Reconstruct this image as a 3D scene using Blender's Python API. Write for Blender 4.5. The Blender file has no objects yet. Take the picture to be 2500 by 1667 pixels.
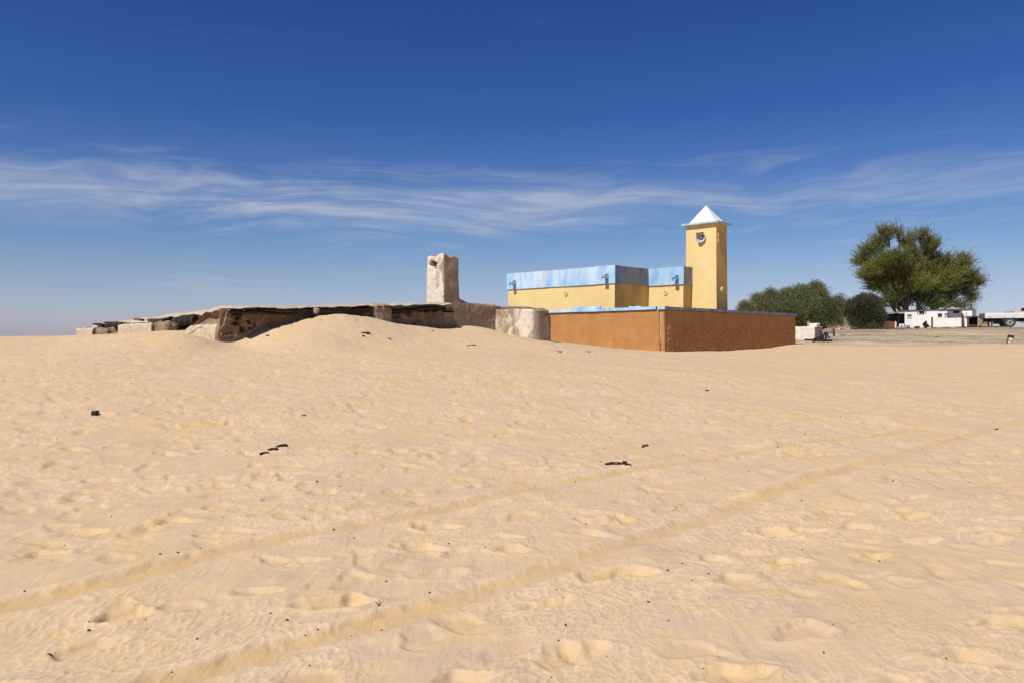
import bpy, bmesh, math, random
import numpy as np
from mathutils import Vector, Matrix

# ------------------------------------------------------------------ camera, sky, sun, exposure
scene = bpy.context.scene
COL = scene.collection
F, HY, EZ = 1881.0, 827.0, 1.6          # focal length and horizon row of the photograph (2500 px wide), eye height

cam = bpy.data.cameras.new('camera')
cam.sensor_width = 36.0
cam.lens = F / 2500.0 * 36.0
cam.clip_start, cam.clip_end = 0.05, 20000.0
cam_o = bpy.data.objects.new('camera', cam)
COL.objects.link(cam_o)
cam_o.location = (0, 0, EZ)
cam_o.rotation_euler = (math.radians(90 - 0.198), 0, 0)
scene.camera = cam_o

SUN_AZ, SUN_EL = math.radians(-139.0), math.radians(53.0)     # azimuth clockwise from the viewing direction (+Y)
SUN_DIR = Vector((math.sin(SUN_AZ) * math.cos(SUN_EL), math.cos(SUN_AZ) * math.cos(SUN_EL), math.sin(SUN_EL)))
sun = bpy.data.lights.new('sun', 'SUN')
sun.energy = 4.6
sun.angle = math.radians(0.53)
sun.color = (1.0, 0.955, 0.88)
sun_o = bpy.data.objects.new('sun', sun)
COL.objects.link(sun_o)
sun_o.rotation_euler = SUN_DIR.to_track_quat('Z', 'Y').to_euler()
sun_o.location = SUN_DIR * 60

vs = scene.view_settings
scene.display_settings.display_device = 'sRGB'
vs.view_transform = 'Standard'
vs.look = 'None'
vs.gamma = 1.0
vs.exposure = 0.15
vs.use_curve_mapping = False
scene.cycles.max_bounces = 6
scene.cycles.diffuse_bounces = 2
scene.cycles.transparent_max_bounces = 8


class NT:
    """tiny helper to write node trees"""
    def __init__(self, tree):
        self.t = tree
        self.n = tree.nodes
        self.l = tree.links

    def add(self, kind, **kw):
        nd = self.n.new(kind)
        for k, v in kw.items():
            setattr(nd, k, v)
        return nd

    def put(self, sock, val):
        if isinstance(val, bpy.types.NodeSocket):
            self.l.new(val, sock)
        elif val is not None:
            if isinstance(val, (tuple, list)) and len(val) == 3 and sock.type == 'RGBA':
                val = (*val, 1.0)
            sock.default_value = val

    def math(self, op, a, b=None, c=None, clamp=False):
        nd = self.add('ShaderNodeMath', operation=op, use_clamp=clamp)
        self.put(nd.inputs[0], a)
        self.put(nd.inputs[1], b)
        self.put(nd.inputs[2], c)
        return nd.outputs[0]

    def mix(self, f, a, b, mode='MIX'):
        nd = self.add('ShaderNodeMix', data_type='RGBA', blend_type=mode)
        self.put(nd.inputs[0], f)
        self.put(nd.inputs[6], a)
        self.put(nd.inputs[7], b)
        return nd.outputs[2]

    def noise(self, vec, scale, detail=4, rough=0.55, dist=0.0, fac=True):
        nd = self.add('ShaderNodeTexNoise')
        self.put(nd.inputs['Vector'], vec)
        nd.inputs['Scale'].default_value = scale
        nd.inputs['Detail'].default_value = detail
        nd.inputs['Roughness'].default_value = rough
        nd.inputs['Distortion'].default_value = dist
        return nd.outputs['Fac'] if fac else nd.outputs['Color']

    def mapping(self, vec, scale=(1, 1, 1), loc=(0, 0, 0), rot=(0, 0, 0)):
        nd = self.add('ShaderNodeMapping')
        self.put(nd.inputs[0], vec)
        nd.inputs['Location'].default_value = loc
        nd.inputs['Rotation'].default_value = rot
        nd.inputs['Scale'].default_value = scale
        return nd.outputs[0]

    def smooth(self, v, a, b, lo=0.0, hi=1.0):
        nd = self.add('ShaderNodeMapRange', interpolation_type='SMOOTHSTEP')
        self.put(nd.inputs[0], v)
        for i, x in enumerate((a, b, lo, hi)):
            nd.inputs[1 + i].default_value = x
        return nd.outputs[0]

    def bump(self, h, strength, dist, normal=None):
        nd = self.add('ShaderNodeBump')
        nd.inputs['Strength'].default_value = strength
        nd.inputs['Distance'].default_value = dist
        self.put(nd.inputs['Height'], h)
        if normal is not None:
            self.put(nd.inputs['Normal'], normal)
        return nd.outputs[0]


world = bpy.data.worlds.new('World')
scene.world = world
world.use_nodes = True
w = NT(world.node_tree)
w.n.clear()
sky = w.add('ShaderNodeTexSky', sky_type='NISHITA')
sky.sun_disc = False
sky.sun_elevation = SUN_EL
sky.sun_rotation = SUN_AZ % (2 * math.pi)
sky.altitude = 300
sky.air_density = 1.0
sky.dust_density = 0.6
sky.ozone_density = 2.2
tc = w.add('ShaderNodeTexCoord').outputs['Generated']
sp = w.add('ShaderNodeSeparateXYZ')
w.put(sp.inputs[0], tc)
# deepen the blue of the clear desert air (the same all round the horizon)
ramp = w.add('ShaderNodeValToRGB')
stops = ((0.0, (.74, .71, 1.06)), (.03, (.70, .69, .97)), (.078, (.60, .64, .825)), (.139, (.43, .56, .79)), (.276, (.215, .375, .735)), (.407, (.165, .32, .68)), (1.0, (.20, .36, .70)))
while len(ramp.color_ramp.elements) < len(stops):
    ramp.color_ramp.elements.new(.5)
for e_, (ps, c_) in zip(ramp.color_ramp.elements, stops):
    e_.position = ps
    e_.color = (*c_, 1)
w.put(ramp.inputs[0], w.math('MAXIMUM', sp.outputs[2], 0.0))
skyc = w.mix(1.0, sky.outputs[0], ramp.outputs[0], 'MULTIPLY')
# thin cirrus: a streaky belt low over the horizon and a few stray wisps
base = w.mapping(tc, scale=(1.0, 1.0, 7.0))
warp = w.noise(w.mapping(tc, scale=(1.6, 1.6, 5.0)), 2.2, 2, 0.5, fac=False)
wv = w.add('ShaderNodeVectorMath', operation='MULTIPLY_ADD')
w.put(wv.inputs[0], warp)
wv.inputs[1].default_value = (0.26, 0.26, 0.56)
w.put(wv.inputs[2], base)
n1 = w.noise(wv.outputs[0], 3.0, 8, 0.56)
n2 = w.noise(w.mapping(wv.outputs[0], scale=(1.0, 1.0, 2.2), loc=(3.1, 7.7, 0.4)), 6.5, 6, 0.6)
big = w.noise(w.mapping(tc, scale=(1, 1, 0.2), loc=(0.3, 0.0, 0.0)), 1.9, 2, 0.5)
centre = w.math('MULTIPLY_ADD', w.math('SUBTRACT', big, 0.5), 0.035, 0.168)
d = w.math('SUBTRACT', sp.outputs[2], centre)
below = w.smooth(d, -0.062, -0.004)
above = w.smooth(d, 0.072, 0.0)
belt = w.math('MULTIPLY', below, above)
side = w.smooth(sp.outputs[0], 0.30, -0.05, 0.60, 1.0)
belt = w.math('MULTIPLY', belt, side)
cov = w.math('ADD', w.math('MULTIPLY', n1, 0.62), w.math('MULTIPLY', n2, 0.38))
dens = w.smooth(w.math('ADD', cov, w.math('MULTIPLY', belt, 0.26)), 0.53, 0.80)
brk = w.smooth(w.noise(w.mapping(wv.outputs[0], scale=(1.3, 1.3, 1.9), loc=(2.0, 5.0, 1.0)), 2.6, 5, .6), .36, .60, .30, 1.0)
dens = w.math('MULTIPLY', w.math('MULTIPLY', dens, brk), w.math('ADD', w.math('MULTIPLY', belt, 0.92), 0.05, clamp=True))
stray = w.smooth(w.noise(w.mapping(wv.outputs[0], scale=(0.9, 0.9, 2.0), loc=(9.0, 2.0, 5.0)), 3.1, 7, 0.62), 0.54, 0.78)
stray = w.math('MULTIPLY', stray, w.math('MULTIPLY', w.smooth(sp.outputs[2], 0.27, 0.16), 0.55))
dens = w.math('MAXIMUM', dens, stray)
cloudy = w.mix(w.math('MULTIPLY', dens, 0.92, clamp=True), skyc, (4.35, 4.75, 5.75))
bg = w.add('ShaderNodeBackground')
bg.inputs['Strength'].default_value = 0.10
w.put(bg.inputs['Color'], cloudy)
w.l.new(bg.outputs[0], w.add('ShaderNodeOutputWorld').inputs[0])

# ------------------------------------------------------------------ numpy noise
_rng = np.random.RandomState(7)
_perm = np.concatenate([_rng.permutation(256)] * 3)
_g2 = np.stack([np.cos(np.arange(256) / 256 * 2 * np.pi), np.sin(np.arange(256) / 256 * 2 * np.pi)], 1)
_v3 = _rng.rand(256) * 2 - 1


def perlin2(x, y):
    xi, yi = np.floor(x).astype(np.int64), np.floor(y).astype(np.int64)
    xf, yf = x - xi, y - yi
    u, v = xf * xf * xf * (xf * (xf * 6 - 15) + 10), yf * yf * yf * (yf * (yf * 6 - 15) + 10)

    def g(ix, iy, dx, dy):
        h = _perm[_perm[ix & 255] + (iy & 255)]
        return _g2[h, 0] * dx + _g2[h, 1] * dy
    a = g(xi, yi, xf, yf) * (1 - u) + g(xi + 1, yi, xf - 1, yf) * u
    b = g(xi, yi + 1, xf, yf - 1) * (1 - u) + g(xi + 1, yi + 1, xf - 1, yf - 1) * u
    return (a * (1 - v) + b * v) * 1.5


def fbm2(x, y, octaves=3, gain=0.5):
    s, a = 0.0, 1.0
    for i in range(octaves):
        s = s + a * perlin2(x + 17.3 * i, y - 9.1 * i)
        x, y, a = x * 2.03, y * 2.03, a * gain
    return s


def value3(p):
    pi = np.floor(p).astype(np.int64)
    f = p - pi
    f = f * f * (3 - 2 * f)

    def h(dx, dy, dz):
        return _v3[_perm[_perm[_perm[(pi[:, 0] + dx) & 255] + ((pi[:, 1] + dy) & 255)] + ((pi[:, 2] + dz) & 255)]]
    x0 = h(0, 0, 0) * (1 - f[:, 0]) + h(1, 0, 0) * f[:, 0]
    x1 = h(0, 1, 0) * (1 - f[:, 0]) + h(1, 1, 0) * f[:, 0]
    x2 = h(0, 0, 1) * (1 - f[:, 0]) + h(1, 0, 1) * f[:, 0]
    x3 = h(0, 1, 1) * (1 - f[:, 0]) + h(1, 1, 1) * f[:, 0]
    return (x0 * (1 - f[:, 1]) + x1 * f[:, 1]) * (1 - f[:, 2]) + (x2 * (1 - f[:, 1]) + x3 * f[:, 1]) * f[:, 2]


def fbm3(p, freq, octaves=4, gain=0.5):
    s, a = np.zeros(len(p)), 1.0
    q = p * freq
    for i in range(octaves):
        s += a * value3(q + 31.7 * i)
        q, a = q * 2.07, a * gain
    return s


def sstep(x, a, b):
    t = np.clip((x - a) / (b - a), 0, 1)
    return t * t * (3 - 2 * t)


# ------------------------------------------------------------------ places: frames shared by the walled buildings
SA, CA = 0.6870, 0.7267                 # the walls stand at 43.4 degrees to the line of sight
ROT = -math.atan2(SA, CA)


class Frame:
    """u runs along the sunlit fronts, v into the depth, origin at a corner"""
    def __init__(self, x, y):
        self.x, self.y = x, y

    def world(self, u, v):
        return self.x + u * CA + v * SA, self.y - u * SA + v * CA

    def local(self, x, y):
        x, y = x - self.x, y - self.y
        return x * CA - y * SA, x * SA + y * CA

    def on_v(self, px, py, v):
        """where the sight line through a photo point meets the upright plane v: (u, z)"""
        a = (px - 1250.0) / F
        o = self.local(0, 0)
        d = (a * CA - SA, a * SA + CA)
        t = (v - o[1]) / d[1]
        return o[0] + t * d[0], EZ + t * (HY - py) / F

    def on_u(self, px, py, u):
        a = (px - 1250.0) / F
        o = self.local(0, 0)
        d = (a * CA - SA, a * SA + CA)
        t = (u - o[0]) / d[0]
        return o[1] + t * d[1], EZ + t * (HY - py) / F


MOSQ = Frame(8.27, 41.8)
RUIN = Frame(-10.28, 27.0)


def at(px, py, y):
    return Vector(((px - 1250.0) / F * y, y, EZ + (HY - py) / F * y))


# ------------------------------------------------------------------ the lie of the sand
_cp = []


def cp(px, py, y):
    _cp.append(tuple(at(px, py, y)))


for x in (-40, -14, -5, 0, 5, 14, 40):
    for y in (-30, -8, 0, 5):
        _cp.append((x, y, 0.0))
for x, y, z in ((-9, 10, .20), (-3, 10, .16), (3, 10, .12), (9, 10, .10), (-18, 14, .45), (-11, 15, .50), (-4, 15, .45), (3, 15, .34), (10, 15, .26), (18, 15, .3),
                (-20, 20, .85), (-12, 20, .84), (-5, 20, .78), (2, 20, .60), (9, 20, .44), (16, 20, .42), (-24, 27, 1.3), (-16, 27, 1.3), (-9.5, 24, 1.12), (-3.5, 24, 1.05),
                (-5.8, 25.3, 1.22), (-2, 27, 1.10), (2, 30, 1.0), (3, 26, .82), (9, 30, .62), (7, 36, .86), (16, 30, .7), (26, 30, .95), (26, 20, .6), (40, 22, .9),
                (-40, 20, 1.0), (-60, 40, 1.7), (-80, 20, 1.2), (-60, -20, .4), (60, -20, .5), (80, 20, 1.2), (60, 40, 1.5),
                (4, 38, 1.25), (12, 38, .82), (20, 40, .95), (17, 46, .93), (24, 46, 1.08), (33, 46, 1.12), (45, 48, 1.3),
                (20, 50.5, 1.05), (23, 53, 1.15), (28, 56, 1.18), (36, 58, 1.25), (45, 60, 1.5),
                (14, 52, 1.0), (8, 52, 1.05), (2, 56, 1.2), (-6, 58, 1.4), (-12, 50, 1.6), (-20, 50, 1.7), (-35, 60, 1.55), (-60, 90, .6), (-20, 90, .6), (20, 75, 1.6),
                (10, 95, 1.2), (35, 115, 2.6), (60, 125, 2.9), (85, 110, 3.0), (80, 80, 2.8), (60, 160, 2.3), (0, 150, .6), (-80, 150, .4), (100, 200, 1.5), (90, 50, 2.0),
                (-14, 36, 1.55), (-9, 34, 1.6), (-6, 38, 1.7), (-3, 42, 1.7), (0, 44, 1.6)):
    _cp.append((x, y, z))
for a in ((0, 822, 40), (100, 821.5, 38), (187, 820, 36.6), (225, 820, 35.2), (290, 816, 33.0), (369, 811.5, 30.6), (440, 815, 28.9), (480, 827, 27.6), (513, 835, 26.7),
          (560, 834, 26.9), (600, 829, 27.6), (650, 814, 28.0), (700, 793, 28.5), (760, 777, 29.3), (847, 769, 30.5), (905, 777, 31.3), (940, 783, 31.8),
          (1000, 793, 32.8), (1050, 800, 33.6), (1100, 802.5, 34.5), (1160, 799, 35.6), (1205, 807, 36.4),
          (1250, 817, 35.5), (1298, 827, 34.9), (1347, 833, 37.5), (1300, 838, 32.0), (1150, 830, 31.5), (1000, 831, 29.5), (850, 826, 27.8), (760, 835, 26.4),
          (1346, 833.5, 46.9), (1420, 845, 45.2), (1498, 854, 43.6), (1560, 857, 42.6), (1622, 857.5, 41.4), (1700, 857.5, 43.6), (1800, 856, 47.2), (1870, 849, 50.5), (1942, 841.5, 53.6),
          (1960, 828, 61), (2000, 826, 64), (2060, 826, 66), (2000, 812, 75), (2000, 806.5, 80), (2100, 805, 80), (2200, 803.5, 80), (2300, 801.5, 80), (2400, 800, 80), (2490, 798.8, 80),
          (2000, 808, 92), (2200, 805.5, 92), (2400, 803, 92), (2500, 802, 90), (2200, 820, 68), (2350, 822, 68), (2480, 824, 66), (2150, 836, 57), (2350, 837, 56), (2480, 838, 54),
          (2200, 806, 102), (2350, 805, 102)):
    cp(*a)
_cp = np.array(_cp)
_c = 1.6
_D = np.sqrt(((_cp[:, None, :2] - _cp[None, :, :2]) ** 2).sum(-1) + _c * _c)
_W = np.linalg.solve(_D + 0.02 * np.eye(len(_cp)), _cp[:, 2] - 1.0)


def lie(x, y):
    """broad shape of the ground"""
    x, y = np.asarray(x, float), np.asarray(y, float)
    shp = x.shape
    x, y = x.ravel(), y.ravel()
    out = np.empty(len(x))
    for i in range(0, len(x), 60000):
        a, b = x[i:i + 60000], y[i:i + 60000]
        out[i:i + 60000] = np.sqrt((a[:, None] - _cp[None, :, 0]) ** 2 + (b[:, None] - _cp[None, :, 1]) ** 2 + _c * _c) @ _W + 1.0
    r = np.hypot(x, y)
    far = sstep(r, 120, 260)
    dune = 0.4 + 1.2 * fbm2(x / 260, y / 260, 3) * sstep(r, 200, 600)
    return (out * (1 - far) + np.minimum(dune, 1.2) * far).reshape(shp)


random.seed(11)
PRINTS = []


def walk(x, y, dx, dy, n, step, jit, depth=0.045):
    L = math.hypot(dx, dy)
    dx, dy = dx / L, dy / L
    for i in range(n):
        s = 0.13 if i % 2 else -0.13
        PRINTS.append((x + dx * i * step - dy * s + random.uniform(-jit, jit), y + dy * i * step + dx * s + random.uniform(-jit, jit),
                       math.atan2(dy, dx) + random.uniform(-.35, .35), random.uniform(.13, .18), random.uniform(.065, .085), depth * random.uniform(.45, .95)))


walk(-3.4, 4.2, 1.0, .30, 9, .62, .10)
walk(-2.6, 3.7, 1.0, .52, 10, .60, .12)
walk(-4.0, 5.4, 1.0, .12, 9, .66, .12)
walk(-3.6, 6.3, 1.0, .02, 14, .60, .18)
walk(.2, 4.9, 1.0, .33, 9, .62, .12)
walk(-.2, 3.7, 1.0, .16, 8, .60, .10)
walk(1.0, 6.0, 1.0, .45, 14, .66, .15)
walk(-5.5, 8.0, 1.0, .18, 24, .62, .2, .04)
walk(-7.0, 10.2, 1.0, -.05, 30, .62, .25, .04)
walk(-9.0, 13.0, 1.0, .05, 40, .65, .3, .04)
walk(2.0, 12.5, 1.0, .4, 22, .7, .3, .04)
for i in range(2600):
    r = math.sqrt(random.uniform(3.8 ** 2, 33.0 ** 2))
    a = random.uniform(-.70, .70)
    PRINTS.append((r * math.sin(a), r * math.cos(a), random.uniform(0, math.pi), random.uniform(.10, .20), random.uniform(.055, .10), random.uniform(.008, .020) * (.45 + .065 * min(r, 14))))



def flat_at(px, py):
    """where a photo point falls on the broad ground"""
    a_, s_ = (px - 1250.0) / F, (HY - py) / F
    t = np.arange(1.5, 60, .02)
    z = lie(a_ * t, t)
    t = t[int(np.argmax(z > EZ + s_ * t))]
    return a_ * t, t


TRACKS = [[flat_at(*q) for q in ((-330, 1560), (0, 1478), (266, 1420), (478, 1367), (691, 1319), (903, 1282), (1050, 1252), (1255, 1203), (1542, 1150), (1893, 1094), (2250, 1045))],
          [flat_at(*q) for q in ((60, 1790), (436, 1654), (744, 1563), (1005, 1492), (1249, 1423), (1319, 1399), (1542, 1332), (1765, 1249), (1925, 1191), (2212, 1108), (2400, 1052), (2700, 980))]]


def track_dist(x, y):
    """signed distance to the nearer wheel rut and the length along it"""
    best, along = np.full(x.shape, 9.0), np.zeros(x.shape)
    for tr in TRACKS:
        acc = 0.0
        for (x0, y0), (x1, y1) in zip(tr, tr[1:]):
            L = math.hypot(x1 - x0, y1 - y0)
            dx, dy = (x1 - x0) / L, (y1 - y0) / L
            t = np.clip((x - x0) * dx + (y - y0) * dy, 0, L)
            ex, ey = x - x0 - t * dx, y - y0 - t * dy
            dd = np.hypot(ex, ey) * np.sign(ex * -dy + ey * dx + 1e-9)
            m = np.abs(dd) < np.abs(best)
            best = np.where(m, dd, best)
            along = np.where(m, acc + t, along)
            acc += L
    return best, along


def keep_ruts_clear():
    q = np.array([(p[0], p[1]) for p in PRINTS])
    dd, _ = track_dist(q[:, 0], q[:, 1])
    for i in range(len(PRINTS) - 1, -1, -1):
        if abs(dd[i]) < .30 and math.hypot(*q[i]) < 11:
            PRINTS.pop(i)


keep_ruts_clear()


def relief(x, y):
    """hummocks, wind ripples, wheel ruts and footprints; returns height and how far the colour turns ochre in ruts and prints"""
    r = np.hypot(x, y)
    h = 0.045 * fbm2(x / 2.6, y / 2.6, 2) + 0.014 * fbm2(x / .62, y / .62, 2)
    h = h * (1 - sstep(r, 60, 120))
    och = np.zeros(x.shape)
    near = r < 34
    xn, yn, rn = x[near], y[near], r[near]
    # broken, branching ripple crests that swing slowly in direction
    wx = xn + .34 * fbm2(xn / 2.3, yn / 2.3, 2) + .03 * fbm2(xn / .23, yn / .23, 1)
    wy = yn + .34 * fbm2(xn / 2.3 + 40, yn / 2.3, 2)
    ca_, sa_ = math.cos(.42), math.sin(.42)
    ga, gb = wx * ca_ - wy * sa_, wx * sa_ + wy * ca_
    p1_ = np.abs(perlin2(ga / .058, gb / .135))
    p2_ = np.abs(perlin2(ga / .046 + 13, gb / .075 + 7))
    rip = np.clip(np.minimum(p1_ * 2.4, p2_ * 3.4 + .22), 0, 1)
    mask = sstep(fbm2(xn / 1.5 + 5, yn / 1.5, 2), -.55, .35)
    rfade = (.30 + .70 * mask) * (1 - sstep(rn, 20, 34))
    hn = .0066 * (1 - rip) ** 1.2 * rfade
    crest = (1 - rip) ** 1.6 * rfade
    d, along = track_dist(xn, yn)
    d = d + .045 * fbm2(xn / .30, yn / .30, 3)
    wob = .78 + .35 * fbm2(along / 1.3, along * 0 + 3.3, 2)
    fade = 1 - sstep(rn, 16, 32)
    rut = 1 - sstep(np.abs(d), .05, .125)
    ber = np.exp(-((d - .17) / .06) ** 2) * 1.0 + np.exp(-((d + .19) / .08) ** 2) * .6
    flat = 1 - .55 * np.exp(-(d / .16) ** 2) * fade
    hn = hn * flat + (-.019 * rut + .017 * ber) * wob * fade
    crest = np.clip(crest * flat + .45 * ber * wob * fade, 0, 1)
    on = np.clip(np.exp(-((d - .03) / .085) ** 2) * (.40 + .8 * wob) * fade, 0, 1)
    jx, jy = fbm2(xn / .22, yn / .22 + 30, 2), fbm2(xn / .22 + 30, yn / .22, 2)
    # soft wind-worn footprints
    rows_ = len(rn) > 1000 and bool(np.all(np.diff(rn) > -1e-6))
    for (cx, cy, an, la, lb, dp) in PRINTS:
        R = la * 2.6
        if rows_:
            r0_ = math.hypot(cx, cy)
            lo_, hi_ = np.searchsorted(rn, (r0_ - R * 1.5, r0_ + R * 1.5))
            i = lo_ + np.nonzero((np.abs(xn[lo_:hi_] - cx) < R) & (np.abs(yn[lo_:hi_] - cy) < R))[0]
        else:
            i = np.nonzero((np.abs(xn - cx) < R) & (np.abs(yn - cy) < R))[0]
        if len(i) == 0:
            continue
        ax, ay = xn[i] - cx + .05 * jx[i], yn[i] - cy + .05 * jy[i]
        a = (ax * math.cos(an) + ay * math.sin(an)) / la
        b = (-ax * math.sin(an) + ay * math.cos(an)) / lb
        q = np.sqrt(a * a + b * b) + .13 * np.sin(3 * np.arctan2(b, a) + cx * 9)
        hn[i] += -dp * .98 * np.exp(-(q * .97) ** 6) + dp * .26 * np.exp(-((q - 1.42) / .33) ** 2)
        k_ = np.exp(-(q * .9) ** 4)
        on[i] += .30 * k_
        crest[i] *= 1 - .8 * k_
        hn[i] -= .006 * k_ * (1 - rip[i]) * rfade[i]
    h[near] += hn
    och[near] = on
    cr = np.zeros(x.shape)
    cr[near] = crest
    return h, np.clip(och, 0, 1), np.clip(cr, 0, 1)


def gz(x, y):
    x, y = np.atleast_1d(np.asarray(x, float)), np.atleast_1d(np.asarray(y, float))
    return float((lie(x, y) + relief(x, y)[0])[0])


def ground_at(px, py):
    """the place on the sand seen at a photo point"""
    a, s = (px - 1250.0) / F, (HY - py) / F
    t = np.concatenate([np.arange(2.5, 20, .02), np.arange(20, 90, .08)])
    z = lie(a * t, t)
    i = int(np.argmax(z > EZ + s * t))
    t = t[i] if z[i] > EZ + s * t[i] else 90.0
    return Vector((a * t, t, gz(a * t, t)))

# ------------------------------------------------------------------ mesh and object helpers
def mesh_np(name, V, Fc, smooth=False, attrs=None):
    me = bpy.data.meshes.new(name)
    V, Fc = np.asarray(V, np.float32), np.asarray(Fc, np.int32)
    k = Fc.shape[1]
    me.vertices.add(len(V))
    me.vertices.foreach_set('co', V.ravel())
    me.loops.add(Fc.size)
    me.loops.foreach_set('vertex_index', Fc.ravel())
    me.polygons.add(len(Fc))
    me.polygons.foreach_set('loop_start', np.arange(0, Fc.size, k, dtype=np.int32))
    me.polygons.foreach_set('loop_total', np.full(len(Fc), k, np.int32))
    if smooth:
        me.polygons.foreach_set('use_smooth', np.ones(len(Fc), bool))
    me.update(calc_edges=True)
    for an, av in (attrs or {}).items():
        a = me.attributes.new(an, 'FLOAT', 'POINT')
        a.data.foreach_set('value', np.asarray(av, np.float32))
    return me


def link(name, me, mat=None, parent=None, loc=None, rotz=None):
    o = bpy.data.objects.new(name, me)
    COL.objects.link(o)
    if mat is not None and me is not None and len(me.materials) == 0:
        me.materials.append(mat)
    if parent is not None:
        o.parent = parent
    if loc is not None:
        o.location = loc
    if rotz is not None:
        o.rotation_euler = (0, 0, rotz)
    return o


def tag(o, label, cat, group=None, kind=None):
    o['label'] = label
    o['category'] = cat
    if group:
        o['group'] = group
    if kind:
        o['kind'] = kind
    return o


def thing(name, label, cat, loc=(0, 0, 0), rotz=0.0, group=None):
    o = bpy.data.objects.new(name, None)
    o.empty_display_size = 0.3
    COL.objects.link(o)
    o.location = loc
    o.rotation_euler = (0, 0, rotz)
    return tag(o, label, cat, group)


def wobble(V, amp, wl, seed=0.0):
    """hand-made unevenness that neighbouring parts share"""
    V = np.asarray(V, float)
    for k in range(3):
        V[:, k] += amp * fbm3(V + seed + 57.0 * k, 1.0 / wl, 3)
    return V


class MB:
    """collects boxes, bars, tubes and lathes and links them as one mesh"""
    def __init__(self):
        self.bm = bmesh.new()

    def box(self, lo, hi, m=None, taper=None):
        x0, y0, z0 = lo
        x1, y1, z1 = hi
        P = [(x0, y0, z0), (x1, y0, z0), (x1, y1, z0), (x0, y1, z0), (x0, y0, z1), (x1, y0, z1), (x1, y1, z1), (x0, y1, z1)]
        if taper:
            cx, cy = (x0 + x1) / 2, (y0 + y1) / 2
            P = [(cx + (x - cx) * taper, cy + (y - cy) * taper, z) if z == z1 else (x, y, z) for x, y, z in P]
        if m is not None:
            P = [m @ Vector(p) for p in P]
        v = [self.bm.verts.new(p) for p in P]
        for f in ((0, 3, 2, 1), (4, 5, 6, 7), (0, 1, 5, 4), (1, 2, 6, 5), (2, 3, 7, 6), (3, 0, 4, 7)):
            self.bm.faces.new([v[i] for i in f])
        return self

    def bar(self, a, b, w, h, roll=0.0):
        a, b = Vector(a), Vector(b)
        d = b - a
        q = d.to_track_quat('X', 'Z')
        m = Matrix.Translation(a) @ q.to_matrix().to_4x4() @ Matrix.Rotation(roll, 4, 'X')
        return self.box((0, -w / 2, -h / 2), (d.length, w / 2, h / 2), m)

    def tube(self, pts, rad, n=8, cap=True):
        pts = [Vector(p) for p in pts]
        if not isinstance(rad, (list, tuple)):
            rad = [rad] * len(pts)
        rings = []
        up = Vector((0.13, 0.21, 0.97))
        for i, p in enumerate(pts):
            d = (pts[min(i + 1, len(pts) - 1)] - pts[max(i - 1, 0)]).normalized()
            s = d.cross(up)
            if s.length < 1e-3:
                s = d.cross(Vector((1, 0, 0)))
            s.normalize()
            t = s.cross(d)
            rings.append([self.bm.verts.new(p + rad[i] * (math.cos(k * 2 * math.pi / n) * s + math.sin(k * 2 * math.pi / n) * t)) for k in range(n)])
        for a, b in zip(rings, rings[1:]):
            for k in range(n):
                self.bm.faces.new((a[k], a[(k + 1) % n], b[(k + 1) % n], b[k]))
        if cap:
            self.bm.faces.new(rings[0][::-1])
            self.bm.faces.new(rings[-1])
        return self

    def lathe(self, prof, m=None, n=20, cap=False):
        """prof: (radius, height) pairs turned about local z"""
        rings = []
        for r, z in prof:
            ring = []
            for k in range(n):
                p = Vector((r * math.cos(2 * math.pi * k / n), r * math.sin(2 * math.pi * k / n), z))
                ring.append(self.bm.verts.new(m @ p if m is not None else p))
            rings.append(ring)
        for a, b in zip(rings, rings[1:]):
            for k in range(n):
                self.bm.faces.new((a[k], a[(k + 1) % n], b[(k + 1) % n], b[k]))
        if cap:
            self.bm.faces.new(rings[0][::-1])
            self.bm.faces.new(rings[-1])
        return self

    def poly(self, P, thick, m=None):
        """flat outline in xy, given thickness along z"""
        lo = [self.bm.verts.new(m @ Vector((x, y, 0)) if m is not None else (x, y, 0)) for x, y in P]
        hi = [self.bm.verts.new(m @ Vector((x, y, thick)) if m is not None else (x, y, thick)) for x, y in P]
        self.bm.faces.new(lo[::-1])
        self.bm.faces.new(hi)
        for i in range(len(P)):
            j = (i + 1) % len(P)
            self.bm.faces.new((lo[i], lo[j], hi[j], hi[i]))
        return self

    def build(self, name, mat, parent=None, bevel=0.0, smooth=False, wob=None, cut=0):
        bm = self.bm
        if cut:
            bmesh.ops.subdivide_edges(bm, edges=bm.edges[:], cuts=cut, use_grid_fill=True)
        if bevel:
            bmesh.ops.bevel(bm, geom=bm.edges[:], offset=bevel, segments=1, affect='EDGES', clamp_overlap=True)
        bmesh.ops.recalc_face_normals(bm, faces=bm.faces[:])
        me = bpy.data.meshes.new(name)
        bm.to_mesh(me)
        bm.free()
        if wob:
            V = np.empty(len(me.vertices) * 3, np.float32)
            me.vertices.foreach_get('co', V)
            V = wobble(V.reshape(-1, 3), *wob)
            me.vertices.foreach_set('co', V.astype(np.float32).ravel())
        if smooth:
            me.polygons.foreach_set('use_smooth', np.ones(len(me.polygons), bool))
        me.update()
        return link(name, me, mat, parent)


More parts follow.
